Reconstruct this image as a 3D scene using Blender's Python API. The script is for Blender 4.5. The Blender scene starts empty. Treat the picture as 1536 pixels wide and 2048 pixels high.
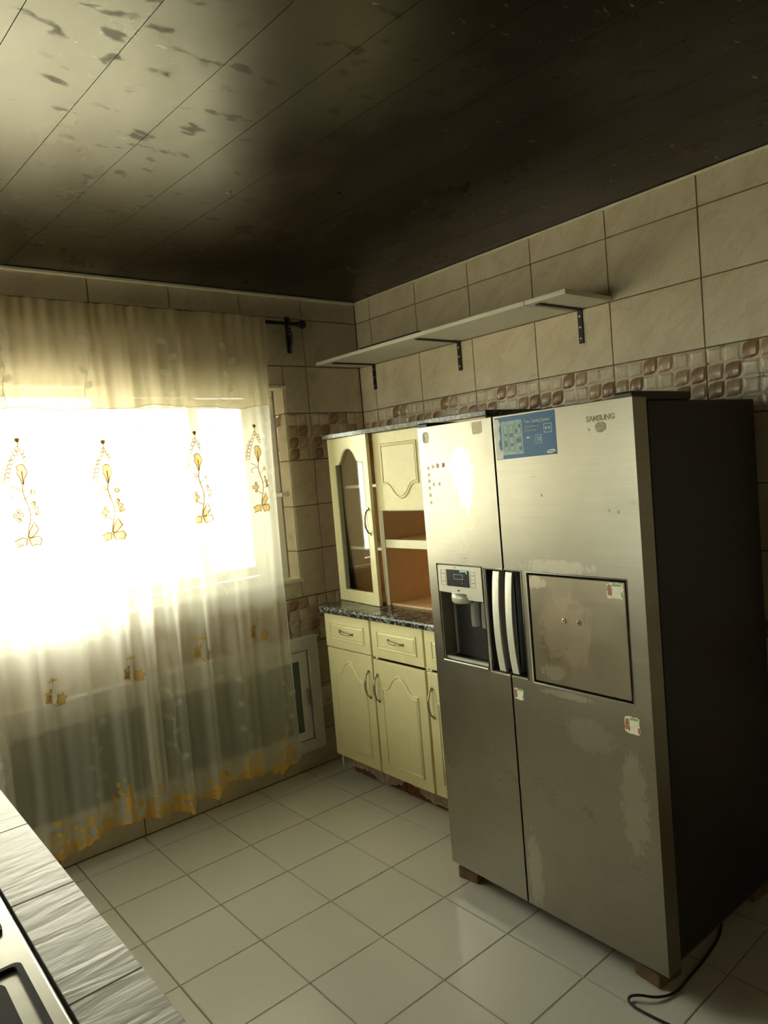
import bpy, bmesh, math, random
from mathutils import Vector, Matrix
from mathutils.geometry import tessellate_polygon
random.seed(7)
PI = math.pi
scene = bpy.context.scene
COL = scene.collection

# ------------------------------------------------------------------ camera
CAM = Vector((-2.62203, -3.24743, 1.59099))
cr, cu, cf = (0.76093, -0.64324, -0.08501), (0.10317, -0.0094, 0.99462), (0.64057, 0.76561, -0.05921)
cam_data = bpy.data.cameras.new('camera')
cam_data.sensor_fit = 'HORIZONTAL'; cam_data.sensor_width = 36.0
cam_data.lens = 1426.04 / 1536 * 36.0
cam_data.clip_start = 0.02; cam_data.clip_end = 200
cam = bpy.data.objects.new('camera', cam_data); COL.objects.link(cam)
M3 = Matrix(((cr[0], cu[0], -cf[0]), (cr[1], cu[1], -cf[1]), (cr[2], cu[2], -cf[2])))
cam.matrix_world = Matrix.Translation(CAM) @ M3.to_4x4()
scene.camera = cam

# ------------------------------------------------------------------ world, window portal, exposure
SKY_STRENGTH = 9.0
world = bpy.data.worlds.new('hazy_sky'); scene.world = world; world.use_nodes = True
bg = world.node_tree.nodes['Background']
bg.inputs['Color'].default_value = (0.95, 0.97, 0.82, 1); bg.inputs['Strength'].default_value = SKY_STRENGTH
WX0, WX1, WZ0, WZ1 = -3.30, -0.526, 1.031, 2.072          # window opening
pl = bpy.data.lights.new('window_portal', 'AREA'); pl.shape = 'RECTANGLE'
pl.size = WX1 - WX0; pl.size_y = WZ1 - WZ0; pl.cycles.is_portal = True
po = bpy.data.objects.new('window_portal', pl); COL.objects.link(po)
po.location = ((WX0 + WX1) / 2, 0.21, (WZ0 + WZ1) / 2); po.rotation_euler = (-PI / 2, 0, 0)
LWY0, LWY1, LWZ0, LWZ1 = -1.85, -.30, 1.00, 1.90           # invented window in the left wall, added out of view for fill light
pl2 = bpy.data.lights.new('added_window_portal', 'AREA'); pl2.shape = 'RECTANGLE'
pl2.size = LWY1 - LWY0; pl2.size_y = LWZ1 - LWZ0; pl2.cycles.is_portal = True
po2 = bpy.data.objects.new('added_window_portal', pl2); COL.objects.link(po2)
po2.location = (-4.68, (LWY0 + LWY1) / 2, (LWZ0 + LWZ1) / 2)
po2.rotation_euler = (0, -PI / 2, PI / 2) if False else Matrix(((0, 0, -1), (1, 0, 0), (0, -1, 0))).to_euler()
vs = scene.view_settings
vs.view_transform = 'Standard'; vs.look = 'None'; vs.gamma = 1.0; vs.exposure = 1.08; vs.use_curve_mapping = False
scene.display_settings.display_device = 'sRGB'
scene.cycles.max_bounces = 10; scene.cycles.diffuse_bounces = 5; scene.cycles.glossy_bounces = 4
scene.cycles.transparent_max_bounces = 16; scene.cycles.transmission_bounces = 8
scene.cycles.caustics_reflective = False; scene.cycles.caustics_refractive = False
scene.cycles.sample_clamp_indirect = 6.0

# ------------------------------------------------------------------ materials
class N:
    """tiny node-graph helper"""
    def __init__(s, name):
        s.m = bpy.data.materials.new(name); s.m.use_nodes = True
        s.t = s.m.node_tree; s.t.nodes.clear()
        s.out = s.t.nodes.new('ShaderNodeOutputMaterial')
    def n(s, typ, **kw):
        nd = s.t.nodes.new('ShaderNode' + typ)
        for k, v in kw.items():
            if k in nd.inputs.keys(): s.set(nd.inputs[k], v)
            else: setattr(nd, k, v)
        return nd
    def set(s, sock, v):
        if isinstance(v, bpy.types.NodeSocket): s.t.links.new(v, sock)
        elif isinstance(v, tuple) and len(v) == 3 and sock.type == 'RGBA': sock.default_value = (*v, 1)
        else: sock.default_value = v
    def coord(s, kind='Object', scale=(1, 1, 1), rnd=0.0, loc=(0, 0, 0), rot=(0, 0, 0)):
        tc = s.n('TexCoord'); mp = s.n('Mapping')
        s.t.links.new(tc.outputs[kind], mp.inputs['Vector'])
        mp.inputs['Scale'].default_value = scale; mp.inputs['Location'].default_value = loc; mp.inputs['Rotation'].default_value = rot
        if rnd:
            oi = s.n('ObjectInfo'); mul = s.n('Math', operation='MULTIPLY'); s.t.links.new(oi.outputs['Random'], mul.inputs[0]); mul.inputs[1].default_value = rnd
            add = s.n('VectorMath', operation='ADD'); s.t.links.new(mp.outputs[0], add.inputs[0]); s.t.links.new(mul.outputs[0], add.inputs[1])
            return add.outputs[0]
        return mp.outputs[0]
    def noise(s, vec, scale=5, detail=4, rough=0.55, dist=0.0):
        nd = s.n('TexNoise'); s.t.links.new(vec, nd.inputs['Vector'])
        nd.inputs['Scale'].default_value = scale; nd.inputs['Detail'].default_value = detail
        nd.inputs['Roughness'].default_value = rough; nd.inputs['Distortion'].default_value = dist
        return nd.outputs['Fac']
    def ramp(s, fac, *stops, interp='LINEAR'):
        nd = s.n('ValToRGB'); s.t.links.new(fac, nd.inputs[0]); cr_ = nd.color_ramp; cr_.interpolation = interp
        while len(cr_.elements) < len(stops): cr_.elements.new(0.5)
        for e, (p, c) in zip(cr_.elements, stops):
            e.position = p; e.color = (*c, 1) if isinstance(c, tuple) else (c, c, c, 1)
        return nd.outputs['Color']
    def mix(s, fac, a, b):
        nd = s.n('Mix'); nd.data_type = 'RGBA'
        s.set(nd.inputs[0], fac); s.set(nd.inputs[6], a); s.set(nd.inputs[7], b)
        return nd.outputs[2]
    def math(s, op, a, b=0.0, clamp=False):
        nd = s.n('Math', operation=op); nd.use_clamp = clamp; s.set(nd.inputs[0], a); s.set(nd.inputs[1], b)
        return nd.outputs[0]
    def bump(s, h, strength=0.2, dist=0.01):
        nd = s.n('Bump'); nd.inputs['Strength'].default_value = strength; nd.inputs['Distance'].default_value = dist
        s.t.links.new(h, nd.inputs['Height']); return nd.outputs['Normal']
    def pbr(s, color=(.5, .5, .5), rough=0.5, metal=0.0, normal=None, **kw):
        p = s.n('BsdfPrincipled')
        s.set(p.inputs['Base Color'], color); s.set(p.inputs['Roughness'], rough); s.set(p.inputs['Metallic'], metal)
        if normal is not None: s.t.links.new(normal, p.inputs['Normal'])
        for k, v in kw.items(): s.set(p.inputs[k.replace('_', ' ')], v)
        s.t.links.new(p.outputs[0], s.out.inputs[0]); return p
    def xyz(s, kind='Object'):
        tc = s.n('TexCoord'); sp = s.n('SeparateXYZ'); s.t.links.new(tc.outputs[kind], sp.inputs[0]); return sp.outputs

MAT = {}
def simple(name, color, rough=0.5, metal=0.0, var=0.08, scale=30, bump=0.0, **kw):
    g = N(name); v = g.coord('Object'); f = g.noise(v, scale, 3)
    lo = tuple(c * (1 - var) for c in color); hi = tuple(min(1, c * (1 + var)) for c in color)
    col = g.ramp(f, (0.3, lo), (0.7, hi))
    g.pbr(col, rough, metal, g.bump(f, bump, 0.004) if bump else None, **kw)
    MAT[name] = g.m; return g.m

def m_walltile():
    g = N('beige_wall_tile')
    v = g.coord('Object', rnd=37.0)
    cloud = g.noise(v, 7, 5, .6)
    base = g.ramp(cloud, (.30, (.58, .50, .36)), (.70, (.68, .60, .45)))
    dv = g.coord('Object', scale=(1, 1, 1), rnd=37.0, rot=(0.0, 0.75, 0.0))
    sv = g.n('VectorMath', operation='MULTIPLY'); g.t.links.new(dv, sv.inputs[0]); sv.inputs[1].default_value = (3.2, 3.2, 11.0)
    vein = g.noise(sv.outputs[0], 1.6, 6, .72, .6)
    vm = g.ramp(vein, (.50, 0.0), (.56, 0.30), (.60, 0.04), (.68, .3), (.8, .0))
    spk = g.ramp(g.noise(v, 95, 3, .6), (.56, 0.0), (.72, .22))
    c = g.mix(vm, base, (.40, .29, .19)); c = g.mix(spk, c, (.45, .33, .23))
    g.pbr(c, g.ramp(cloud, (.3, .26), (.7, .36)), 0.0, g.bump(g.noise(v, 60, 2), .05, .002))
    MAT['wtile'] = g.m
m_walltile()

def m_floortile():
    g = N('pale_floor_tile'); v = g.coord('Object', rnd=23.0)
    n1 = g.noise(v, 5, 5, .6); n2 = g.noise(v, 160, 2, .5)
    c = g.ramp(n1, (.3, (.76, .745, .67)), (.7, (.785, .77, .69)))
    c = g.mix(g.ramp(n2, (.45, 0.0), (.75, .18)), c, (.56, .53, .44))
    g.pbr(c, .20, 0.0, IOR=1.6)
    MAT['ftile'] = g.m
m_floortile()

def m_ceiling():
    g = N('sooty_plastic_ceiling')
    v = g.coord('Object')
    sm = g.n('VectorMath', operation='MULTIPLY'); g.t.links.new(v, sm.inputs[0]); sm.inputs[1].default_value = (1.7, 1.0, 1.0)
    n1 = g.noise(sm.outputs[0], 2.2, 6, .62, .4)
    base = g.ramp(n1, (.30, (.009, .006, .003)), (.55, (.017, .013, .006)), (.75, (.034, .028, .014)))
    st = g.n('VectorMath', operation='MULTIPLY'); g.t.links.new(v, st.inputs[0]); st.inputs[1].default_value = (13, 24, 1)
    n2 = g.noise(st.outputs[0], .8, 3, .5, .2)
    spot = g.ramp(n2, (.60, 0.0), (.66, 1.0))
    reg = g.ramp(g.noise(v, 2.4, 3, .5), (.42, 0.0), (.50, 1.0))
    fl = g.n('VectorMath', operation='MULTIPLY'); g.t.links.new(v, fl.inputs[0]); fl.inputs[1].default_value = (22, 60, 1)
    n3 = g.noise(fl.outputs[0], 1.0, 2, .5, .5)
    fleck = g.math('MULTIPLY', g.ramp(n3, (.70, 0.0), (.74, 1.0)), g.ramp(g.noise(v, 2.6, 2), (.50, 0.0), (.56, 1.0)))
    x, y, z = g.xyz()                                  # darker and less glossy towards the right wall, with a ragged border
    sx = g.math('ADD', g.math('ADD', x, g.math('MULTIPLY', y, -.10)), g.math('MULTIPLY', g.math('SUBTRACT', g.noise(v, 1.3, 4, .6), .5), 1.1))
    dark_right = g.math('MULTIPLY', g.math('ADD', sx, 1.55), 1.6, True)
    spotm = g.math('MULTIPLY', g.math('MULTIPLY', spot, reg), g.math('SUBTRACT', 1.0, dark_right))
    base = g.mix(g.math('MULTIPLY', dark_right, .8), base, (.007, .004, .0025))
    c = g.mix(fleck, base, (.20, .17, .10))
    r = g.ramp(n1, (.28, .36), (.52, .29), (.78, .24))
    r = g.math('ADD', r, g.math('MULTIPLY', spotm, .16))
    spec = g.math('SUBTRACT', g.math('SUBTRACT', .85, g.math('MULTIPLY', spotm, .40)), g.math('MULTIPLY', dark_right, .72), True)
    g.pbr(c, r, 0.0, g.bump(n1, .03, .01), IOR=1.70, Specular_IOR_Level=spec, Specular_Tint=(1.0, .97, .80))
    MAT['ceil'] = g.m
m_ceiling()

def m_steel(name, base, rough, patches=()):
    """brushed steel; patches = (x, z, rx, rz) where peeled film / residue left brighter ragged marks"""
    g = N(name); v = g.coord('Object', scale=(3, 3, 240))
    br = g.noise(v, 1.0, 3, .6)
    o = g.coord('Object'); cl = g.noise(o, 3.2, 5, .6)
    c = g.ramp(br, (.35, tuple(k * .93 for k in base)), (.65, base))
    grime = g.ramp(cl, (.45, 0.0), (.75, .35))
    c = g.mix(grime, c, (base[0] * .62, base[1] * .55, base[2] * .45))
    r = g.math('ADD', g.ramp(cl, (.3, rough - .04), (.7, rough + .08)), g.math('MULTIPLY', br, .03))
    x, y, z = g.xyz()
    ragged = g.noise(g.coord('Object', scale=(1, 1, .35)), 85, 6, .75)
    fine = g.noise(o, 26, 4, .7)
    for (px, pz, rx, rz, soft, colr, rr) in patches:
        dx = g.math('DIVIDE', g.math('SUBTRACT', x, px), rx); dz = g.math('DIVIDE', g.math('SUBTRACT', z, pz), rz)
        d = g.math('ADD', g.math('MULTIPLY', dx, dx), g.math('MULTIPLY', dz, dz))
        e = g.math('SUBTRACT', 1.0, d)
        e = g.math('ADD', e, g.math('MULTIPLY', g.math('SUBTRACT', ragged, .5), 4.2))
        e = g.math('ADD', e, g.math('MULTIPLY', g.math('SUBTRACT', fine, .5), 2.6))
        mk = g.math('MULTIPLY', g.math('MULTIPLY', e, 6.0, True), soft)
        c = g.mix(mk, c, colr)
        nd = g.n('Mix'); g.set(nd.inputs[0], mk); g.set(nd.inputs[2], r); nd.inputs[3].default_value = rr
        r = nd.outputs[0]
    g.pbr(c, r, 1.0, g.bump(br, .02, .001))
    MAT[name] = g.m
ST = (.38, .362, .305)
m_steel('steel', ST, .27)
m_steel('steel_left', ST, .27, [(.215, 1.57, .055, .075, .95, (.98, .95, .82), .22), (.225, 1.49, .035, .07, .8, (.95, .92, .78), .24),
                                (.30, .93, .05, .03, .3, (.75, .72, .6), .5)])
m_steel('steel_right', ST, .28, [(.60, 1.245, .13, .022, .18, (.80, .76, .62), .42), (.82, .56, .045, .16, .20, (.86, .83, .72), .5), (.42, .20, .03, .13, .22, (.86, .83, .72), .5),
                                 (.68, .73, .09, .05, .12, (.8, .77, .66), .5), (.60, .84, .10, .012, .2, (.85, .8, .68), .5)])
m_steel('steel_bar', (.40, .36, .28), .27, [(.56, .905, .05, .025, .18, (.8, .77, .66), .5), (.51, 1.19, .04, .02, .3, (.82, .78, .62), .4), (.62, 1.05, .10, .11, .35, (.40, .30, .20), .45)])
simple('handle_steel', (.72, .70, .60), .42, .45, .03)
simple('panel_silver', (.55, .53, .44), .42, .35, .04)
simple('fridge_side', (.011, .009, .008), .45, 0, .2)
simple('black_plastic', (.012, .011, .010), .40, 0, .15)
simple('dark_recess', (.05, .042, .030), .45, 0, .1)
simple('cavity', (.34, .31, .24), .40, .25, .08)
simple('screen', (.035, .035, .04), .12, 0, .05)
simple('clear_lever', (.55, .53, .47), .12, 0, .05, Transmission_Weight=0.65)
simple('cream_paint', (.76, .69, .39), .33, 0, .03)
simple('cream_edge', (.86, .80, .56), .36, 0, .03)
simple('mdf', (.72, .49, .26), .62, 0, .05)
simple('white_board', (.70, .68, .58), .40, 0, .03)
simple('white_upvc', (.80, .78, .69), .32, 0, .03)
simple('white_paint', (.74, .70, .56), .5, 0, .05)
simple('back_paint', (.52, .46, .34), .6, 0, .06, 3)
simple('grout', (.16, .115, .055), .9, 0, .2)
simple('floor_grout', (.22, .185, .115), .9, 0, .2)
simple('black_iron', (.014, .013, .012), .42, .2, .2, 60, .1)
simple('steel_screw', (.6, .58, .5), .35, 1.0, .05)
simple('antique_nickel', (.46, .40, .27), .30, 1.0, .08)
simple('hob_steel', (.50, .50, .46), .28, .8, .06)
simple('brick_red', (.20, .075, .045), .95, 0, .35, 45, .5)
simple('mortar', (.42, .34, .25), .95, 0, .30, 40, .6)
simple('block_wood', (.19, .12, .07), .8, 0, .25, 20, .3)
simple('black_enamel', (.008, .007, .006), .75, 0, .15)
simple('cable_black', (.02, .018, .015), .5)
simple('mosaic_brown', (.30, .185, .105), .25, 0, .35, 40)
simple('mosaic_tan', (.42, .30, .19), .26, 0, .25, 40)
simple('mosaic_light', (.58, .49, .36), .28, 0, .15, 40)
simple('label_blue', (.015, .11, .27), .35, 0, .05)
simple('label_pale', (.30, .42, .40), .4, 0, .15, 60)
simple('label_white', (.62, .66, .62), .4, 0, .05)
simple('label_line', (.05, .14, .20), .4, 0, .05)
simple('logo_grey', (.20, .17, .11), .4, .4, .05)
simple('residue', (.34, .29, .20), .65, .2, .3, 120)
simple('residue_pale', (.50, .46, .30), .6, .3, .25, 200)
simple('sticker_paper', (.70, .68, .52), .6, 0, .08, 90)
simple('sticker_green', (.22, .36, .16), .5, 0, .3, 200)
simple('sticker_red', (.34, .13, .08), .5, 0, .4, 260)
simple('sticker_teal', (.28, .52, .50), .5, 0, .1)
simple('pane_greygreen', (.15, .18, .135), .22, 0, .12, 6)
simple('ground', (.55, .50, .42), .9, 0, .1, 2)
simple('outside_wall', (.72, .60, .46), .9, 0, .08, 3)
simple('outside_roof', (.50, .26, .18), .9, 0, .1, 3)
simple('counter_body', (.50, .43, .32), .6, 0, .06)
simple('dark_gap', (.11, .07, .04), .8, 0, .2)

def m_slate():
    g = N('riven_counter_tile'); v = g.coord('Object', scale=(7, 30, 9), rnd=19.0, rot=(0, 0, .18))
    n1 = g.noise(v, 1.0, 3, .5, .7); n2 = g.noise(g.coord('Object', rnd=7.0), 12, 4)
    c = g.ramp(n2, (.3, (.60, .58, .52)), (.7, (.70, .68, .62)))
    g.pbr(c, .36, 0, g.bump(n1, .26, .010)); MAT['slate'] = g.m
m_slate()

def m_marble(name, dark, light, lo, hi):
    g = N(name); v = g.coord('Object')
    n1 = g.noise(v, 11, 7, .66, 1.6)
    vein = g.ramp(n1, (.455, 0.0), (.485, .9), (.51, .12), (.54, 0.0), (.60, .0), (.625, .7), (.65, 0.0))
    n2 = g.noise(v, 9, 3)
    c = g.mix(vein, g.ramp(n2, (.3, dark), (.8, tuple(k * 2.2 for k in dark))), light)
    g.pbr(c, .22, 0); MAT[name] = g.m
m_marble('black_marble', (.010, .011, .009), (.45, .45, .38), 0, 0)
m_marble('grey_marble', (.045, .045, .037), (.34, .33, .27), 0, 0)

def m_glass(name, tint=(.93, .95, .90), ior=1.5):
    g = N(name); fr = g.n('Fresnel', IOR=ior)
    t = g.n('BsdfTransparent', Color=tint); gl = g.n('BsdfGlossy', Color=(1, 1, 1), Roughness=.02)
    mx = g.n('MixShader'); g.t.links.new(fr.outputs[0], mx.inputs[0]); g.t.links.new(t.outputs[0], mx.inputs[1]); g.t.links.new(gl.outputs[0], mx.inputs[2])
    g.t.links.new(mx.outputs[0], g.out.inputs[0]); MAT[name] = g.m
m_glass('window_glass', (.95, .96, .93)); m_glass('cabinet_glass', (.92, .92, .87), 1.17)

def m_cloth(name, color, transp, trans_w=0.55, weave=True):
    g = N(name)
    d = g.n('BsdfDiffuse', Color=color, Roughness=.6); t = g.n('BsdfTranslucent', Color=color)
    a = g.n('MixShader'); a.inputs[0].default_value = trans_w
    g.t.links.new(d.outputs[0], a.inputs[1]); g.t.links.new(t.outputs[0], a.inputs[2])
    tr = g.n('BsdfTransparent', Color=(1, 1, 1)); b = g.n('MixShader')
    if weave:
        lw = g.n('LayerWeight', Blend=.35)       # threads close up where the cloth turns edge-on
        dens = g.math('SUBTRACT', transp, g.math('MULTIPLY', lw.outputs['Facing'], transp * .5))
        nz = g.noise(g.coord('Object'), 240, 2, .5); dens = g.math('ADD', dens, g.math('MULTIPLY', g.math('SUBTRACT', nz, .5), .10), True)
        g.t.links.new(dens, b.inputs[0])
    else: b.inputs[0].default_value = transp
    g.t.links.new(a.outputs[0], b.inputs[1]); g.t.links.new(tr.outputs[0], b.inputs[2]); g.t.links.new(b.outputs[0], g.out.inputs[0])
    MAT[name] = g.m
m_cloth('sheer', (.90, .88, .78), .44, .56)
m_cloth('sheer_valance', (.74, .67, .48), .30)
m_cloth('vine_white', (.88, .87, .80), .28, .45, False)
m_cloth('gold_fill', (.70, .50, .16), .15, .40, False)
m_cloth('gold_thread', (.46, .28, .05), .0, .24, False)
m_cloth('gold_hem', (.95, .68, .20), .22, .32, False)

# ------------------------------------------------------------------ mesh helpers
class MB:
    def __init__(s): s.v = []; s.f = []; s.smooth = []
    def add(s, vs_, fs, sm=False):
        o = len(s.v); s.v += [tuple(p) for p in vs_]; s.f += [tuple(i + o for i in f) for f in fs]; s.smooth += [sm] * len(fs); return s
    def box(s, x0, x1, y0, y1, z0, z1):
        return s.add([(x0, y0, z0), (x1, y0, z0), (x1, y1, z0), (x0, y1, z0), (x0, y0, z1), (x1, y0, z1), (x1, y1, z1), (x0, y1, z1)],
                     [(0, 3, 2, 1), (4, 5, 6, 7), (0, 1, 5, 4), (1, 2, 6, 5), (2, 3, 7, 6), (3, 0, 4, 7)])
    def bbox(s, x0, x1, y0, y1, z0, z1, b=.003, seg=2):
        bm = bmesh.new()
        bmesh.ops.create_cube(bm, size=1.0)
        for q in bm.verts: q.co = Vector(((x0 + x1) / 2 + q.co.x * (x1 - x0), (y0 + y1) / 2 + q.co.y * (y1 - y0), (z0 + z1) / 2 + q.co.z * (z1 - z0)))
        bmesh.ops.bevel(bm, geom=bm.edges[:], offset=b, segments=seg, affect='EDGES', profile=.5)
        bm.verts.index_update()
        s.add([q.co[:] for q in bm.verts], [tuple(w.index for w in f.verts) for f in bm.faces]); bm.free(); return s
    def prism(s, outer, holes, y0, y1, M=None):
        """polygon in the x-z plane (with holes) extruded from y0 (front) to y1"""
        loops = [outer] + list(holes); flat = [p for l in loops for p in l]; n = len(flat)
        tris = tessellate_polygon([[Vector((p[0], p[1], 0)) for p in l] for l in loops])
        vs_ = [(p[0], y0, p[1]) for p in flat] + [(p[0], y1, p[1]) for p in flat]
        fs = []
        for t in tris:
            a, b, c = [Vector(flat[i]) for i in t]
            if (b - a).cross(c - a) < 0: t = (t[0], t[2], t[1])
            fs += [tuple(t), tuple(i + n for i in reversed(t))]
        o = 0
        for k, l in enumerate(loops):
            area = sum(l[i][0] * l[(i + 1) % len(l)][1] - l[(i + 1) % len(l)][0] * l[i][1] for i in range(len(l)))
            fl = (area < 0) != (k > 0)
            for i in range(len(l)):
                j = (i + 1) % len(l); q = (o + i, o + i + n, o + j + n, o + j)
                fs.append(q if not fl else q[::-1])
            o += len(l)
        if M: vs_ = [M(p) for p in vs_]
        return s.add(vs_, fs)
    def tube(s, path, r, n=8, caps=True, sm=True):
        path = [Vector(p) for p in path]; rings = []
        for i, p in enumerate(path):
            d = (path[min(i + 1, len(path) - 1)] - path[max(i - 1, 0)]).normalized()
            a = Vector((0, 0, 1)) if abs(d.z) < .9 else Vector((1, 0, 0))
            u = d.cross(a).normalized(); w = d.cross(u)
            rr = r[i] if isinstance(r, (list, tuple)) else r
            rings.append([p + (u * math.cos(2 * PI * k / n) + w * math.sin(2 * PI * k / n)) * rr for k in range(n)])
        vs_ = [q for R in rings for q in R]; fs = []
        for i in range(len(rings) - 1):
            for k in range(n): fs.append((i * n + k, i * n + (k + 1) % n, (i + 1) * n + (k + 1) % n, (i + 1) * n + k))
        s.add(vs_, fs, sm)
        if caps: s.add(rings[0], [tuple(range(n))]); s.add(rings[-1], [tuple(range(n))[::-1]])
        return s
    def lathe(s, prof, c=(0, 0, 0), axis='z', n=20):
        vs_ = []; fs = []
        for (r, h) in prof:
            for k in range(n):
                a = 2 * PI * k / n; p = (r * math.cos(a), r * math.sin(a), h)
                if axis == 'y': p = (p[0], p[2], p[1])
                if axis == 'x': p = (p[2], p[0], p[1])
                vs_.append((p[0] + c[0], p[1] + c[1], p[2] + c[2]))
        for i in range(len(prof) - 1):
            for k in range(n): fs.append((i * n + k, i * n + (k + 1) % n, (i + 1) * n + (k + 1) % n, (i + 1) * n + k))
        s.add(vs_, fs, True)
        s.add(vs_[:n], [tuple(range(n))[::-1]]); s.add(vs_[-n:], [tuple(range(n))]); return s
    def mesh(s, name, mat):
        me = bpy.data.meshes.new(name); me.from_pydata(s.v, [], s.f)
        for p, q in zip(me.polygons, s.smooth): p.use_smooth = q
        me.materials.append(MAT[mat]); me.update()
        bm = bmesh.new(); bm.from_mesh(me); bmesh.ops.recalc_face_normals(bm, faces=bm.faces); bm.to_mesh(me); bm.free()
        return me
    def build(s, name, mat, parent=None, loc=(0, 0, 0)):
        return link(name, s.mesh(name, mat), parent, loc)
def link(name, me, parent=None, loc=(0, 0, 0)):
    o = bpy.data.objects.new(name, me); COL.objects.link(o); o.location = loc
    if parent: o.parent = parent
    return o
def tag(o, label, cat, group=None):
    o['label'] = label; o['category'] = cat
    if group: o['group'] = group
    return o
def thing(name, label, cat, loc=(0, 0, 0), rz=0.0, group=None):
    o = bpy.data.objects.new(name, None); o.empty_display_size = .1; COL.objects.link(o)
    o.location = loc; o.rotation_euler = (0, 0, rz); return tag(o, label, cat, group)
def struct(o): o['kind'] = 'structure'; return o
def text_part(body, size, mat, parent, loc, rot=(PI / 2, 0, 0), name='lettering', ext=.0004, sx=1.0, align='LEFT', off=0.0):
    cu_ = bpy.data.curves.new(name, 'FONT'); cu_.body = body; cu_.size = size; cu_.extrude = ext; cu_.align_x = align; cu_.offset = off
    tmp = bpy.data.objects.new('tmp', cu_); COL.objects.link(tmp)
    dg = bpy.context.evaluated_depsgraph_get(); me = bpy.data.meshes.new_from_object(tmp.evaluated_get(dg))
    bpy.data.objects.remove(tmp); bpy.data.curves.remove(cu_)
    me.materials.clear(); me.materials.append(MAT[mat])
    o = link(name, me, parent, loc); o.rotation_euler = rot; o.scale = (sx, 1, 1); return o
def bevel_mod(o, w, seg=2):
    m = o.modifiers.new('bevel', 'BEVEL'); m.width = w; m.segments = seg; m.limit_method = 'ANGLE'; m.angle_limit = math.radians(40); return o

# ------------------------------------------------------------------ room
H = 2.560
XL, YB = -4.60, -4.80                       # left and back extent of the room
TW = .376; G = .0016                         # wall tile width, half joint
ROWS = [0, .1907, .443, .6865, .9395, 1.1905, 1.4325, 1.680, 1.933, 2.186, 2.438, 2.552]
BORDER = (3, 7)
TT = .008                                    # tile thickness

floor = struct(MB().box(XL - .1, .1, YB - .1, .28, -.12, -.007).build('floor', 'floor_grout'))
ceiling = struct(MB().box(XL - .1, .1, YB - .1, .28, H + .012, H + .12).build('ceiling', 'black_plastic'))
wr = struct(MB().box(0 + TT, .14, YB - .1, .28, -.007, H + .012).build('wall_right', 'grout'))
mb = MB()
mb.box(XL - .1, XL, YB - .1, LWY0, -.007, H + .012); mb.box(XL - .1, XL, LWY1, .28, -.007, H + .012)
mb.box(XL - .1, XL, LWY0, LWY1, -.007, LWZ0); mb.box(XL - .1, XL, LWY0, LWY1, LWZ1, H + .012)
wl = struct(mb.build('wall_left', 'white_paint'))
wb = struct(MB().box(XL, TT, YB - .1, YB, -.007, H + .012).build('wall_back', 'back_paint'))
mb = MB()
mb.box(XL, WX0, TT, .28, -.007, H + .012); mb.box(WX1, TT, TT, .28, -.007, H + .012)
mb.box(WX0, WX1, TT, .28, -.007, WZ0); mb.box(WX0, WX1, TT, .28, WZ1, H + .012)
ww = struct(mb.build('wall_window', 'grout'))

_tm = {}
def tile_mesh(w, h, mat, key):
    """tile lying in x-z, front at y=-TT.. with a soft edge; shared between alike tiles"""
    k = (round(w, 4), round(h, 4), mat)
    if k not in _tm:
        b = .0012; m = MB()
        m.add([(0, 0, 0), (w, 0, 0), (w, 0, h), (0, 0, h), (b, -TT, b), (w - b, -TT, b), (w - b, -TT, h - b), (b, -TT, h - b)],
              [(4, 5, 6, 7), (0, 1, 5, 4), (1, 2, 6, 5), (2, 3, 7, 6), (3, 0, 4, 7), (3, 2, 1, 0)])
        _tm[k] = m.mesh(key, mat)
    return _tm[k]
# mosaic pieces of the patterned border
def cell_mesh(kind):
    m = MB(); n = 6; c = .030; vs_ = []; fs = []
    for j in range(n + 1):
        for i in range(n + 1):
            u = i / n * 2 - 1; v = j / n * 2 - 1
            if kind == 'lozenge':           # two opposite corners drawn out, two pinched: leaning leaf shape
                k = u * v; px = u * (1 + .0 * k) + .0; pz = v
                pin = max(0, -k) ** 1.2 * .22
                px -= pin * (1 if u > 0 else -1); pz -= pin * (1 if v > 0 else -1)
                h = .0058 * (1 - u * u) ** .6 * (1 - v * v) ** .6 + .0012
            elif kind == 'hollow':
                px = u * (1 - .12 * (1 - v * v)); pz = v * (1 - .12 * (1 - u * u)); h = .0022 + .0030 * (abs(u) ** 3 + abs(v) ** 3) / 2
            else:
                px = u * (1 - .06 * (1 - v * v)); pz = v * (1 - .14 * (1 - u * u) * (1 if u > 0 else .2)); h = .0040 - .0018 * u * v
            e = max(abs(u), abs(v)) > .999
            vs_.append((px * c, 0.0 if e else -h, pz * c))
    for j in range(n):
        for i in range(n):
            a = j * (n + 1) + i; fs.append((a, a + 1, a + n + 2, a + n + 1))
    m.add(vs_, fs, False); return m
CELL = {'B': cell_mesh('lozenge').mesh('mosaic_piece', 'mosaic_brown'), 'b': cell_mesh('lozenge').mesh('mosaic_piece', 'mosaic_tan'),
        'l': cell_mesh('hollow').mesh('mosaic_piece', 'mosaic_light'), 't': cell_mesh('flat').mesh('mosaic_piece', 'mosaic_light')}
PATTERN = ['Blltbl', 'BbtlBb', 'bBltbB', 'ltBbtl']     # bottom row first
def border_tile(parent, M, w, h, cells=True, first=0):
    """M maps wall coordinates (along, height) to a transform"""
    o = link('border_tile', tile_mesh(w, h, 'mosaic_light', 'border_tile'), parent); o.matrix_local = M
    if not cells: return
    cs = .0627
    for r in range(4):
        for k in range(6):
            x = (k + .5) * cs
            if x + cs * .45 > w + .004: continue
            ch = PATTERN[r][(k + first) % 6]
            c = link('mosaic_piece', CELL[ch], o, (x, -TT, (r + .5) * (h / 4)))
            flip = (k + r) % 2
            c.rotation_euler = (0, PI / 2 if flip and ch in 'lt' else 0, 0)
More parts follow.
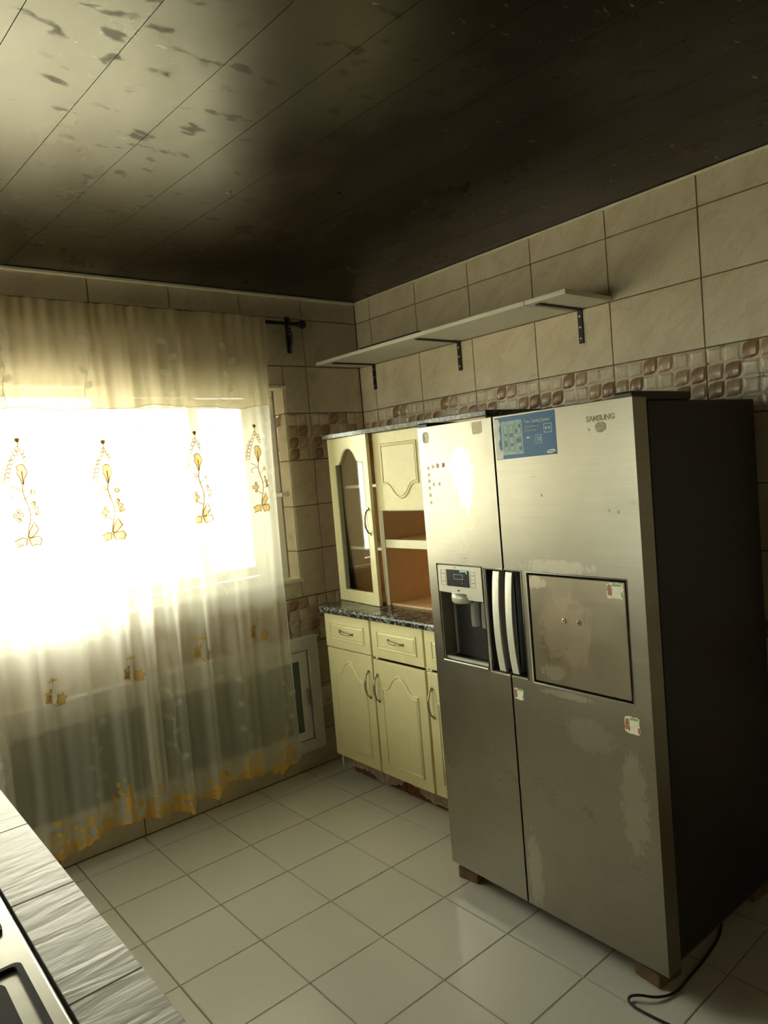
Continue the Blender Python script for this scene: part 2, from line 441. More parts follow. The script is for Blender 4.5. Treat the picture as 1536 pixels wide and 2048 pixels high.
def run_tiles(parent, joints, place, skip, cells_ok):
    """joints: positions along the wall from the corner outward; place(a, z) -> matrix"""
    for a0, a1 in zip(joints[:-1], joints[1:]):
        for r in range(len(ROWS) - 1):
            z0, z1 = ROWS[r], ROWS[r + 1]
            for (b0, b1, y0, y1) in skip(a0, a1, z0, z1):
                w, h = b1 - b0 - 2 * G, y1 - y0 - 2 * G
                if w < .012 or h < .012: continue
                M = place(b0 + G, y0 + G, w)
                if r in BORDER: border_tile(parent, M, w, h, cells_ok(b0, b1, r))
                else:
                    t = link('wall_tile', tile_mesh(w, h, 'wtile', 'wall_tile'), parent); t.matrix_local = M
# right wall: along = distance from corner (towards -y); tile front faces -x
def place_right(a, z, w):
    return Matrix.Translation((TT, -a, z)) @ Matrix.Rotation(-PI / 2, 4, 'Z')
jr = [0.002] + [.134 + TW * k for k in range(13)]
jr = [j for j in jr if j < -YB] + [-YB]
run_tiles(wr, jr, place_right, lambda a0, a1, z0, z1: [(a0, a1, z0, z1)], lambda b0, b1, r: b0 < 2.9 and (r == 7 or b0 > 1.8))
# window wall: along = distance from corner (towards -x); tile front faces -y
def place_win(a, z, w):
    return Matrix.Translation((-a - w, TT, z))
def skip_win(a0, a1, z0, z1):
    o0, o1 = -WX1, -WX0                      # opening
    if a1 <= o0 or a0 >= o1 or z1 <= WZ0 or z0 >= WZ1: return [(a0, a1, z0, z1)]
    out = []
    if a0 < o0: out.append((a0, o0, z0, z1)); a0 = o0
    if a1 > o1: out.append((o1, a1, z0, z1)); a1 = o1
    if z0 < WZ0: out.append((a0, a1, z0, WZ0))
    if z1 > WZ1: out.append((a0, a1, WZ1, z1))
    return out
jw = [0.0005] + [.372 + TW * k for k in range(12)]
jw = [j for j in jw if j < -XL] + [-XL]
run_tiles(ww, jw, place_win, skip_win, lambda b0, b1, r: b0 < 1.2)
# tiles lining the right reveal of the window (face -x)
for r in range(len(ROWS) - 1):
    z0, z1 = max(ROWS[r], WZ0), min(ROWS[r + 1], WZ1)
    if z1 - z0 < .03: continue
    M = Matrix.Translation((WX1 + .001, .100, z0 + G)) @ Matrix.Rotation(-PI / 2, 4, 'Z')
    if r == 7: border_tile(ww, M, .098, z1 - z0 - 2 * G, True, 2)
    else:
        t = link('wall_tile', tile_mesh(.098, z1 - z0 - 2 * G, 'wtile', 'wall_tile'), ww); t.matrix_local = M
# floor tiles, 30 cm, joints read from the photograph
fm = {}
def clip(poly, f):
    out = []
    for i in range(len(poly)):
        a, b = poly[i], poly[(i + 1) % len(poly)]; fa, fb = f(a), f(b)
        if fa >= 0: out.append(a)
        if fa * fb < 0: t = fa / (fa - fb); out.append((a[0] + (b[0] - a[0]) * t, a[1] + (b[1] - a[1]) * t))
    return out
GT = .2999; GX, GY = -1.5124, -.7616
for i in range(-11, 7):
    for j in range(-4, 15):
        x0, x1 = GX + GT * i + .0016, GX + GT * (i + 1) - .0016; y1, y0 = GY - GT * j - .0016, GY - GT * (j + 1) + .0016
        x0, x1, y0, y1 = max(x0, XL), min(x1, -.001), max(y0, YB), min(y1, -.001)
        if x1 - x0 < .01 or y1 - y0 < .01: continue
        k = (round(x1 - x0, 3), round(y1 - y0, 3))
        if k not in fm:
            w, d = x1 - x0, y1 - y0; b = .0015; m = MB()
            m.add([(0, 0, -.0065), (w, 0, -.0065), (w, d, -.0065), (0, d, -.0065), (b, b, 0), (w - b, b, 0), (w - b, d - b, 0), (b, d - b, 0)],
                  [(4, 5, 6, 7), (0, 1, 5, 4), (1, 2, 6, 5), (2, 3, 7, 6), (3, 0, 4, 7)])
            fm[k] = m.mesh('floor_tile', 'ftile')
        link('floor_tile', fm[k], floor, (x0, y0, 0))
# ceiling planks, 21 cm, running slightly off the wall's direction
SL = -.055
for k in range(-3, 24):
    e0 = -1.988 + .2125 * (10 - k); e1 = e0 - .2125
    def xa(e, y): return e + SL * (y + 1.0)
    g_ = .0009
    poly = [(xa(e1, YB) + g_, YB), (xa(e0, YB) - g_, YB), (xa(e0, -.001) - g_, -.001), (xa(e1, -.001) + g_, -.001)]
    poly = clip(poly, lambda p: -.001 - p[0]); poly = clip(poly, lambda p: p[0] - XL) if poly else poly
    if len(poly) < 3: continue
    cx_, cy_ = sum(p[0] for p in poly) / len(poly), sum(p[1] for p in poly) / len(poly)
    b = .0003; n = len(poly); vs_ = [(p[0], p[1], H + .012) for p in poly] + [(p[0], p[1], H + .0025) for p in poly]
    ins = [(p[0] + (b if p[0] < cx_ else -b), p[1], H) for p in poly]
    vs_ += ins
    fs = [tuple(range(2 * n, 3 * n))[::-1]]
    for i in range(n):
        j = (i + 1) % n; fs += [(i, j, j + n, i + n), (i + n, j + n, j + 2 * n, i + 2 * n)]
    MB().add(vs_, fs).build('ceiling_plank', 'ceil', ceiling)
# ceiling edge beads
struct(MB().bbox(XL, -.002, -.014, TT, H - .016, H - .001, .004).build('trim_1', 'white_paint'))
struct(MB().bbox(-.008, TT, YB, -.016, H - .011, H - .001, .003).build('trim_2', 'white_paint'))

# ------------------------------------------------------------------ window above the counter height
win = struct(bpy.data.objects.new('window_1', None)); COL.objects.link(win); win.location = ((WX0 + WX1) / 2, .13, WZ0)
def wloc(o): o.parent = win; o.location = -win.location; return o
fr_w = .035
mb = MB(); xa0, xa1 = WX0 + .002, WX1 - .012
mb.bbox(xa0, xa1, .105, .165, WZ0 + .012, WZ0 + .012 + fr_w); mb.bbox(xa0, xa1, .105, .165, WZ1 - fr_w - .004, WZ1 - .004)
mb.bbox(xa0, xa0 + fr_w, .105, .165, WZ0 + .047, WZ1 - .04); mb.bbox(xa1 - .150, xa1, .105, .165, WZ0 + .047, WZ1 - .04)
wloc(mb.build('window_frame', 'white_upvc'))
panels = [(-3.28, -2.62), (-2.60, -2.06), (-1.50, -.98), (-1.02, -.665)]
for q, (a, b) in enumerate(panels):
    y = .118 if q % 2 == 0 else .142
    s_ = .05; zb, zt = WZ0 + .05, WZ1 - .042
    m = MB(); m.prism([(a, zb), (b, zb), (b, zt), (a, zt)], [[(a + s_, zb + s_), (b - s_, zb + s_), (b - s_, zt - s_), (a + s_, zt - s_)]], y, y + .02)
    sh = wloc(m.build('sash', 'white_upvc')); bevel_mod(sh, .003)
    p = MB().box(a + s_ - .004, b - s_ + .004, y + .008, y + .012, zb + s_ - .004, zt - s_ + .004).build('glass_pane', 'window_glass', sh)
hm = MB().bbox(-.582, -.538, .030, .102, 1.492, 1.512, .004); wloc(hm.build('handle', 'white_upvc'))
wloc(MB().bbox(WX0, WX1 + .012, -.006, .104, WZ0 - .006, WZ0 + .012, .003).build('window_sill', 'white_paint'))
wloc(MB().bbox(WX0, WX1 + .014, -.006, .104, WZ1 - .006, WZ1 + .010, .003).build('head_trim', 'white_paint'))

fill_win = struct(bpy.data.objects.new('added_fill_window', None)); COL.objects.link(fill_win); fill_win.location = (XL - .05, (LWY0 + LWY1) / 2, LWZ0); fill_win.rotation_euler = (0, 0, PI / 2)  # added unseen window, brightens the floor, right wall and cabinet fronts
hw_, hh_ = (LWY1 - LWY0) / 2, LWZ1 - LWZ0
for (a, b) in ((-hw_, -.01), (.01, hw_)):
    sh = MB().prism([(a, 0), (b, 0), (b, hh_), (a, hh_)], [[(a + .05, .05), (b - .05, .05), (b - .05, hh_ - .05), (a + .05, hh_ - .05)]], -.02, .02).build('sash', 'white_upvc', fill_win)
    MB().box(a + .046, b - .046, -.002, .002, .046, hh_ - .046).build('glass_pane', 'window_glass', sh)
# outside: yard and a neighbouring plastered house
struct(MB().box(-24, 16, -14, 26, -.45, -.35).build('ground', 'ground'))
nb = thing('neighbour_house', 'pale plastered house standing across the yard outside the window', 'house', (-1.0, 9.0, -.35))
MB().box(-2.6, 4.2, 0, 4, 0, 2.9).build('wall', 'outside_wall', nb)
MB().add([(-3, -.5, 2.9), (4.6, -.5, 2.9), (4.6, 4.5, 2.9), (-3, 4.5, 2.9), (-1.5, 2, 4.2), (3.1, 2, 4.2)], [(0, 1, 5, 4), (1, 2, 5), (2, 3, 4, 5), (3, 0, 4), (0, 3, 2, 1)]).build('roof', 'outside_roof', nb)
for x in (-1.6, .8, 2.8):
    w_ = MB().prism([(x, 1.0), (x + .9, 1.0), (x + .9, 2.1), (x, 2.1)], [[(x + .07, 1.07), (x + .83, 1.07), (x + .83, 2.03), (x + .07, 2.03)]], -.04, 0).build('window', 'white_paint', nb)
    MB().box(x + .06, x + .84, -.012, -.004, 1.06, 2.04).build('pane', 'label_white', w_)

# ------------------------------------------------------------------ low white panel unit under the window
ap = thing('sliding_panel_unit', 'white framed low sliding panel unit with grey-green panes under the window', 'panel unit', (-1.5, -.02, .111))
def aloc(o): o.parent = ap; o.location = -ap.location; return o
AX0, AX1, AZ0, AZ1 = -2.60, -.484, .111, .722; fw = .062
def mitre(p):   # one frame member as a quadrilateral prism with mitred ends
    return MB().prism(p, [], -.034, -.0005)
o0 = [(AX0, AZ0), (AX1, AZ0), (AX1, AZ1), (AX0, AZ1)]; i0 = [(AX0 + fw, AZ0 + fw), (AX1 - fw, AZ0 + fw), (AX1 - fw, AZ1 - fw), (AX0 + fw, AZ1 - fw)]
for k in range(4):
    j = (k + 1) % 4; q = [o0[k], o0[j], i0[j], i0[k]]
    c = (sum(p[0] for p in q) / 4, sum(p[1] for p in q) / 4)
    q = [(p[0] + (.0008 if p[0] < c[0] else -.0008), p[1]) if k % 2 == 0 else (p[0], p[1] + (.0008 if p[1] < c[1] else -.0008)) for p in q]
    bevel_mod(aloc(mitre(q).build('frame_member', 'white_upvc')), .003)
aloc(MB().bbox(AX0 - .004, AX1 + .002, -.046, -.0005, AZ1 + .0005, AZ1 + .009, .002).build('top_ledge', 'white_upvc'))
aloc(MB().box(AX0 + fw - .004, AX1 - fw + .004, -.004, -.0008, AZ0 + fw - .004, AZ1 - fw + .004).build('backing', 'dark_gap'))
st_ = .052
for q, (a, b, y) in enumerate(((-2.535, -2.02, -.028), (-2.07, -1.385, -.018), (-1.455, -.556, -.028))):
    zb, zt = AZ0 + fw + .004, AZ1 - fw - .004
    sh = aloc(MB().prism([(a, zb), (b, zb), (b, zt), (a, zt)], [[(a + st_, zb + st_ * .9), (b - st_, zb + st_ * .9), (b - st_, zt - st_ * .9), (a + st_, zt - st_ * .9)]], y, y + .010).build('sash', 'white_upvc'))
    bevel_mod(sh, .002)
    MB().box(a + st_ - .003, b - st_ + .003, y + .004, y + .008, zb + st_ * .9 - .003, zt - st_ * .9 + .003).build('pane', 'pane_greygreen', sh)
    if q == 2: MB().bbox(b - .022, b - .008, y - .008, y, .36, .45, .002).build('pull', 'steel_screw', sh)

# ------------------------------------------------------------------ socket and white pipe stub by the cabinet
so = thing('wall_socket', 'cream wall socket on the tiles between panel unit and cabinet', 'socket', (-.440, 0, .372))
MB().bbox(-.036, .036, -.010, 0, -.050, .050, .004).build('plate', 'white_paint', so)
MB().lathe([(.020, -.003), (.022, 0), (.020, .002)], (.012, -.0115, -.012), 'y', 18).build('socket_face', 'mosaic_light', so)
MB().bbox(-.030, -.014, -.014, -.009, -.02, .015, .002).build('rocker', 'white_upvc', so)
tag(MB().tube([(-.475, -.165, .136), (-.472, -.166, .10), (-.476, -.167, .06), (-.470, -.168, .02), (-.478, -.168, .007)], .006, 10).build('pipe_stub', 'white_upvc'),
    'thin white pipe stub beside the broken cabinet plinth', 'pipe')

# ------------------------------------------------------------------ cabinets along the right wall (local x = -world y, local y = world x, front faces local -y)
RZ = -PI / 2
def arch(x0, x1, z0, z1, rise, flip=False, n=9):
    """closed outline with a cathedral arch along the top (or bottom when flipped)"""
    w = x1 - x0; pts = []
    def top(t):                                  # shoulders low, ogee up to a round crown
        d = abs(t - .5)
        if d > .40: return 0.0
        if d > .24: return rise * .42 * ((.40 - d) / .16) ** 2
        return rise * (.42 + .58 * math.cos(d / .24 * PI / 2) ** .8)
    N_ = 40
    if not flip:
        pts = [(x0, z0), (x1, z0)] + [(x1 - w * k / N_, z1 - rise + top(1 - k / N_)) for k in range(N_ + 1)]
    else:
        pts = [(x1, z1), (x0, z1)] + [(x0 + w * k / N_, z0 + rise - top(k / N_)) for k in range(N_ + 1)]
    return pts
def inset(poly, d):
    n = len(poly); out = []
    area = sum(poly[i][0] * poly[(i + 1) % n][1] - poly[(i + 1) % n][0] * poly[i][1] for i in range(n)); s = 1 if area > 0 else -1
    for i in range(n):
        a, b, c = Vector(poly[i - 1]), Vector(poly[i]), Vector(poly[(i + 1) % n])
        e1 = (b - a).normalized(); e2 = (c - b).normalized()
        n1 = Vector((-e1.y, e1.x)) * s; n2 = Vector((-e2.y, e2.x)) * s
        m = (n1 + n2); m = m / max(.4, m.length_squared / 2) if m.length > .1 else n1
        out.append(tuple(b + m * d))
    return out
def rings(mb, loops, ys, cap=True):
    n = len(loops[0]); vs_ = [(p[0], y, p[1]) for l, y in zip(loops, ys) for p in l]; fs = []
    for r in range(len(loops) - 1):
        for i in range(n):
            j = (i + 1) % n; fs.append((r * n + i, r * n + j, (r + 1) * n + j, (r + 1) * n + i))
    mb.add(vs_, fs)
    if cap:
        l = loops[-1]; tr = tessellate_polygon([[Vector((p[0], p[1], 0)) for p in l]])
        mb.add([(p[0], ys[-1], p[1]) for p in l], [tuple(t) for t in tr])
    return mb
def bow_handle(parent, p0, p1, out=.026, r=.0048):
    """bow pull between two points, bulging to local -y, with small feet"""
    p0, p1 = Vector(p0), Vector(p1); pts = []; rr = []
    for k in range(13):
        t = k / 12; b = math.sin(PI * t) ** .6
        pts.append(p0.lerp(p1, t) + Vector((0, -out * b, 0))); rr.append(r * (.75 + .45 * math.sin(PI * t)))
    m = MB().tube(pts, rr, 8)
    for p in (p0, p1): m.lathe([(.0075, 0), (.0075, -.002), (.005, -.005)], p, 'y', 12)
    return m.build('handle', 'antique_nickel', parent)
def raised_door(parent, x0, x1, z0, z1, y, rise, name='door', flip=False, drawer=False, margin=.052):
    m = MB(); m.bbox(x0, x1, y, y + .018, z0, z1, .004)
    d = m.build(name, 'cream_paint', parent)
    mg = margin
    out = [(x0 + mg, z0 + mg), (x1 - mg, z0 + mg), (x1 - mg, z1 - mg), (x0 + mg, z1 - mg)] if drawer else arch(x0 + mg, x1 - mg, z0 + mg, z1 - mg, rise, flip)
    if flip: pass
    # routed profile: bead up, dip, then the raised field
    pm = MB(); rings(pm, [out, inset(out, .004), inset(out, .008), inset(out, .012), inset(out, .018)], [y, y - .0055, y - .0060, y - .0010, y - .0048])
    pm.build('raised_panel', 'cream_paint', d)
    return d
BF = -.550                                    # base door front plane (world x)
UF = -.402                                    # upper door front plane
# ----- plinth of crumbling mortar on a red brick course
plz = thing('cabinet_plinth', 'crumbling mortar and red brick plinth under the cream base cabinets', 'plinth', (-.44, -.08, 0), RZ)
n = 60; L_ = 1.21
vs_ = []; fs = []
for i in range(n + 1):
    x = .13 + (L_ - .13) * i / n
    e = .028 + .016 * math.sin(i * .31) + random.uniform(-.007, .007) + (.02 if 22 < i < 30 else 0) + .012 * i / n
    lip = random.uniform(-.006, .004)
    vs_ += [(x, -.010 + lip, e), (x, -.004 + lip * .5, e + .02), (x, .0, .136), (x, .06, .136), (x, .06, e)]
for i in range(n):
    for k in range(5):
        a = i * 5 + k; b = i * 5 + (k + 1) % 5; fs.append((a, b, b + 5, a + 5))
fs += [(0, 1, 2, 3, 4), tuple(n * 5 + k for k in (4, 3, 2, 1, 0))]
MB().add(vs_, fs).build('mortar', 'mortar', plz)
m = MB(); x = .13
bk = []
while x < L_ - .02:
    w = min(.21, L_ - x); mm = MB().bbox(x, x + w - .006, .006 + random.uniform(-.003, .004), .10, .001, .062, .004)
    mm.build('brick', 'brick_red', plz); x += w
# ----- base units
base_units = [(.2205, .5865), (.5935, .9600), (.9650, 1.2930)]
labs = ['cream base cabinet at the corner beside the white panel unit',
        'cream base cabinet between the corner cabinet and the one half hidden by the refrigerator',
        'cream base cabinet half hidden behind the refrigerator']
BZ0, BZ1 = .137, .884
for q, ((a, b), lab) in enumerate(zip(base_units, labs)):
    w = b - a
    c = thing('base_cabinet', lab, 'cabinet', (BF, -a, BZ0), RZ, 'cream base cabinets under the dark worktop')
    def z(v): return v - BZ0
    m = MB(); t = .016; D = .540; y0 = .020
    m.box(0, t, y0, D, 0, z(BZ1)); m.box(w - t, w, y0, D, 0, z(BZ1)); m.box(t, w - t, y0, D, 0, t); m.box(t, w - t, D - t, D, t, z(BZ1)); m.box(t, w - t, y0, D, z(.700), z(.700) + t); m.box(t, w - t, y0, y0 + .06, z(BZ1) - t, z(BZ1))
    m.build('body', 'cream_edge', c)
    dx0 = -.002 if q == 0 else .003
    dr = raised_door(c, dx0, w - .003, z(.7085), z(.883), 0, 0, 'drawer', False, True, .040)
    cx = (dx0 + w) / 2
    bow_handle(dr, (cx - .052, -.004, z(.7985) + .004), (cx + .052, -.004, z(.7985) - .004), .022)
    top = .7045 if q == 0 else .694
    do = raised_door(c, .003, w - .003, 0, z(top), 0 if q != 1 else -.002, .075, 'door')
    hx = w - .030 if q == 0 else .030
    bow_handle(do, (hx, -.003, z(.628 if q == 0 else .622)), (hx, -.003, z(.500 if q == 0 else .494)), .028)
    for hz in (.12, .45): MB().bbox(w - .05 if q else .02, w - .03 if q else .04, .019, .03, hz, hz + .05, .002).build('hinge', 'steel_screw', do)
# ----- worktop
wt = thing('worktop', 'black marbled worktop with pale veins on the cream base cabinets', 'worktop', (-.574, -.207, .8855), RZ)
prof = [(0, .004), (.0, .022), (.004, .030), (.012, .0335)]
m = MB(); Wd, Ln = .570, 1.085
loop = [(Wd, 0), (.006, 0), (.001, .004), (0, .012), (0, .022), (.003, .029), (.010, .0335), (Wd, .0335)]
k = len(loop); vs_ = [(0, p[0], p[1]) for p in loop] + [(Ln, p[0], p[1]) for p in loop]
fs = [tuple(range(k)), tuple(range(k, 2 * k))[::-1]] + [(i, (i + 1) % k, (i + 1) % k + k, i + k) for i in range(k)]
MB().add(vs_, fs).build('slab', 'black_marble', wt)
MB().box(.3715, .3735, -.0006, .20, .002, .0340).build('joint_strip', 'residue', wt)
# ----- dresser units standing on the worktop
upper = [(.1745, .5455), (.5465, .9215), (.9225, 1.2900)]
UZ0, UZ1 = .9195, 1.772
def z(v): return v - UZ0
def carcass(c, w, shelves, D=.395):
    t = .016; m = MB()
    m.box(0, t, .019, D, 0, z(UZ1)); m.box(w - t, w, .019, D, 0, z(UZ1)); m.box(t, w - t, .019, D, z(UZ1) - t, z(UZ1)); m.box(t, w - t, D - .008, D, 0, z(UZ1) - t)
    m.box(t, w - t, .03, D - .008, 0, .010)
    b = m.build('body', 'mdf', c)
    e = MB(); e.box(.0, t, .0165, .019, 0, z(UZ1)); e.box(w - t, w, .0165, .019, 0, z(UZ1)); e.build('edge_band', 'cream_edge', b)
    for (sz, th, dep) in shelves:
        s = MB().box(t + .001, w - t - .001, .055 if th < .03 else .022, D - .009, z(sz), z(sz) + th).build('shelf', 'mdf' if th > .03 else 'white_board', c)
        MB().box(t + .001, w - t - .001, (.055 if th < .03 else .022) - .002, .055 if th < .03 else .022, z(sz), z(sz) + th).build('shelf_edge', 'cream_edge', s)
def glass_unit(a, b, lab, ajar=0.0):
    w = b - a; c = thing('glass_door_cabinet', lab, 'cabinet', (UF, -a, UZ0), RZ)
    carcass(c, w, ((1.508, .014, 0), (1.186, .014, 0)))
    op = arch(.062, w - .050, .062, z(UZ1) - .060, .078)
    fr = MB(); x0, x1, z0, z1 = .001, w - .001, .002, z(UZ1) - .001
    fr.prism([(x0, z0), (x1, z0), (x1, z1), (x0, z1)], [op], 0, .018)
    d = bevel_mod(fr.build('door', 'cream_paint', c), .0035, 2)
    rb = MB(); rings(rb, [inset(op, -.007), inset(op, -.004), inset(op, .001)], [-.0002, -.0024, .004], False); rb.build('glazing_bead', 'cream_edge', d)
    MB().prism(inset(op, -.004), [], .008, .012).build('glass_pane', 'cabinet_glass', d)
    bow_handle(d, (w - .026, -.001, z(1.405)), (w - .026, -.001, z(1.280)), .028)
    for hz in (.11, z(1.66)): MB().bbox(.030, .066, .0185, .034, hz, hz + .05, .003).build('hinge', 'steel_screw', d)
    d.rotation_euler = (0, 0, -ajar)
    return c
glass_unit(*upper[0], 'cream wall cabinet with arched glass door standing at the corner', math.radians(5.5))
a, b = upper[1]; w = b - a
oc = thing('open_niche_cabinet', 'cream cabinet with a lift-up panel door above open brown shelves', 'cabinet', (UF, -a, UZ0), RZ)
carcass(oc, w, ((1.208, .040, 0), (1.385, .014, 0)))
raised_door(oc, .002, w - .002, z(1.391), z(UZ1) - .001, 0, .070, 'flap_door', True, False, .055)
glass_unit(*upper[2], 'cream glass door cabinet tucked behind the tall refrigerator')
ts = thing('cabinet_top_slab', 'grey marbled slab lying across the tops of the dresser cabinets', 'slab', (-.432, -.168, UZ1 + .0005), RZ)
MB().bbox(0, 1.150, 0, .425, 0, .024, .003).build('slab', 'grey_marble', ts)

# ------------------------------------------------------------------ refrigerator
FA = .0322
F = thing('refrigerator', 'worn stainless two-door refrigerator with ice dispenser and home bar', 'refrigerator', (-.801, -1.3023, 0), -(PI / 2 + FA))
FB, FT, FWD = .070, 1.734, .8953
SP0, SP1 = .3725, .3795                       # gap between the doors
DT = .068                                     # door thickness
DX0, DX1, DZ0, DZ1 = .048, .276, .868, 1.228  # dispenser opening
HX0, HX1, HZ0, HZ1 = .291, .448, .866, 1.222  # handle recess
BX0, BX1, BZa, BZb = .476, .838, .862, 1.220  # home bar
m = MB().prism([(.004, .085), (FWD - .004, .085), (FWD - .004, 1.722), (.004, 1.722)], [[(DX0, DZ0), (DX1, DZ0), (DX1, DZ1), (DX0, DZ1)]], .078, .725)
bevel_mod(m.build('body', 'fridge_side', F), .004)
MB().box(.012, FWD - .012, .0685, .078, .09, 1.715).build('door_gasket', 'black_plastic', F)
MB().box(.02, FWD - .02, .045, .70, .062, .085).build('kick_plate', 'dark_gap', F)
ld = MB().prism([(0, FB), (SP0, FB), (SP0, HZ0), (HX0, HZ0), (HX0, HZ1), (SP0, HZ1), (SP0, FT), (0, FT)], [[(DX0, DZ0), (DX1, DZ0), (DX1, DZ1), (DX0, DZ1)]], 0, DT).build('freezer_door', 'steel_left', F)
bevel_mod(ld, .0045, 3)
rd = MB().prism([(SP1, FB), (FWD, FB), (FWD, FT), (SP1, FT), (SP1, HZ1), (HX1, HZ1), (HX1, HZ0), (SP1, HZ0)], [[(BX0, BZa), (BX1, BZa), (BX1, BZb), (BX0, BZb)]], 0, DT).build('fridge_door', 'steel_right', F)
bevel_mod(rd, .0045, 3)
# handle recesses and rims
for (d, a, b, mt) in ((ld, HX0, SP0, 'dark_recess'), (rd, SP1, HX1, 'black_plastic')):
    m = MB(); m.box(a, b, .050, .066, HZ0, HZ1); m.box(a, b, .004, .050, HZ0, HZ0 + .002); m.box(a, b, .004, .050, HZ1 - .002, HZ1)
    if d is ld: m.box(a, a + .002, .004, .050, HZ0, HZ1)
    else: m.box(b - .002, b, .004, .050, HZ0, HZ1)
    m.build('handle_recess', mt, d)
    e = .004
    rim = MB()
    if d is ld: rim.tube([(b, -.0005, HZ1 + e), (a - e, -.0005, HZ1 + e), (a - e, -.0005, HZ0 - e), (b, -.0005, HZ0 - e)], .0022, 6)
    else: rim.tube([(a, -.0005, HZ1 + e), (b + e, -.0005, HZ1 + e), (b + e, -.0005, HZ0 - e), (a, -.0005, HZ0 - e)], .0022, 6)
    rim.build('recess_rim', 'panel_silver', d)
# bowed flat handles
def bow_bar(u0, u1):
    m = MB(); n = 24; th = .010; vs_ = []; fs = []
    for i in range(n + 1):
        t = i / n; zz = HZ1 - .006 + (HZ0 + .006 - (HZ1 - .006)) * t
        y = .004 - .016 * math.sin(PI * t) ** .8
        c = (u0 + u1) / 2; hw = (u1 - u0) / 2
        for (dx, dy) in ((-1, .002), (-.93, .0), (0, -.0006), (.93, .0), (1, .002), (1, .002 + th), (-1, .002 + th)):
            vs_.append((c + dx * hw, y + dy, zz))
    k = 7
    for i in range(n):
        for j in range(k): fs.append((i * k + j, i * k + (j + 1) % k, (i + 1) * k + (j + 1) % k, (i + 1) * k + j))
    fs += [tuple(range(k)), tuple(range(n * k, n * k + k))[::-1]]
    m.add(vs_, fs, False); return m
bow_bar(.323, .352).build('handle', 'handle_steel', ld)
bow_bar(.3805, .4095).build('handle', 'handle_steel', rd)
# dispenser
dp = MB(); CD = .115
dp.box(DX0, DX0 + .003, .006, CD, DZ0, DZ1); dp.box(DX1 - .003, DX1, .006, CD, DZ0, DZ1); dp.box(DX0, DX1, CD - .003, CD, DZ0, DZ1); dp.box(DX0, DX1, .006, CD, DZ1 - .003, DZ1); dp.box(DX0, DX1, .02, CD, DZ0, DZ0 + .003)
vs_ = []; n = 10                              # curved back of the alcove
for i in range(n + 1):
    a_ = PI * i / n; vs_ += [(.162 - .105 * math.cos(a_), .060 + .048 * math.sin(a_), DZ0 + .004), (.162 - .105 * math.cos(a_), .060 + .048 * math.sin(a_), 1.115)]
dp.add(vs_, [(2 * i, 2 * i + 2, 2 * i + 3, 2 * i + 1) for i in range(n)], True)
dis = dp.build('dispenser_alcove', 'cavity', ld)
cpz = 1.116
cp = MB().prism([(DX0 + .003, cpz + .010), (.118, cpz + .008), (.120, cpz - .004), (.196, cpz - .004), (.200, cpz - .012), (DX1 - .003, cpz - .012), (DX1 - .003, DZ1 - .003), (DX0 + .003, DZ1 - .003)], [], -.0015, .030).build('control_panel', 'panel_silver', ld)
bevel_mod(cp, .002)
MB().box(.098, .213, -.0028, -.001, 1.150, 1.211).build('display_screen', 'screen', cp)
def outline(x0, x1, z0, z1, t, y, mat, name, parent):
    return MB().prism([(x0, z0), (x1, z0), (x1, z1), (x0, z1)], [[(x0 + t, z0 + t), (x1 - t, z0 + t), (x1 - t, z1 - t), (x0 + t, z1 - t)]], y, y + .0006).build(name, mat, parent)
outline(.137, .183, 1.177, 1.195, .0012, -.0034, 'panel_silver', 'display_frame', cp)
MB().lathe([(.0016, -.0034), (.0016, -.0028)], (.177, 0, 1.163), 'y', 10).build('indicator', 'label_white', cp)
MB().prism([(.168, 1.203), (.196, 1.205), (.205, 1.196), (.207, 1.212), (.170, 1.214)], [], -.0035, -.0028).build('sticker_scrap', 'sticker_teal', cp)
for (x0, x1) in ((.068, .092), (.219, .243)):
    outline(x0, x1, 1.152, 1.208, .0010, -.0021, 'logo_grey', 'button_outline', cp)
    MB().box(x0, x1, -.0021, -.0015, 1.1795, 1.1805).build('button_divider', 'logo_grey', cp)
    for zz in (1.192, 1.165): MB().box(x0 + .006, x1 - .006, -.0021, -.0015, zz, zz + .004).build('button_mark', 'residue', cp)
MB().lathe([(.0058, -.0024), (.0058, -.0015)], (.155, 0, 1.136), 'y', 16).build('knob_ring', 'label_white', cp)
MB().lathe([(.0040, -.0030), (.0040, -.0022)], (.155, 0, 1.136), 'y', 16).build('knob', 'black_plastic', cp)
MB().lathe([(.004, -.0020), (.004, -.0015)], (.145, 0, 1.219), 'y', 12).build('badge', 'residue', cp)
lev = MB(); hv = []
for (rr, zz) in ((.042, 1.126), (.044, 1.112), (.043, 1.096), (.036, 1.090)):
    hv.append([(.156 - rr * math.cos(PI * i / 16), .016 - rr * .85 * math.sin(PI * i / 16), zz) for i in range(17)])
vs_ = [p for r in hv for p in r]; fs = [(r * 17 + i, r * 17 + i + 1, (r + 1) * 17 + i + 1, (r + 1) * 17 + i) for r in range(3) for i in range(16)]
fs += [tuple(range(51, 68)), tuple(range(17))[::-1]]
lev.add(vs_, fs, True).build('ice_lever', 'panel_silver', ld)
for ux in (.190, .242):
    MB().lathe([(.019, 1.095), (.0205, 1.06), (.021, 1.03), (.0205, 1.004), (.017, 1.0), (.0175, 1.005), (.018, 1.06), (.016, 1.095)], (ux, .045, 0), 'z', 18).build('water_lever', 'clear_lever', ld)
tr = MB().prism([(DX0 + .004, .012), (DX1 - .004, .012), (DX1 - .004, .100), (DX0 + .004, .100)], [[(DX0 + .016, .024), (DX1 - .016, .024), (DX1 - .016, .092), (DX0 + .016, .092)]], DZ0 + .004, DZ0 + .014, lambda p: (p[0], p[2], p[1])).build('drip_tray', 'panel_silver', ld)
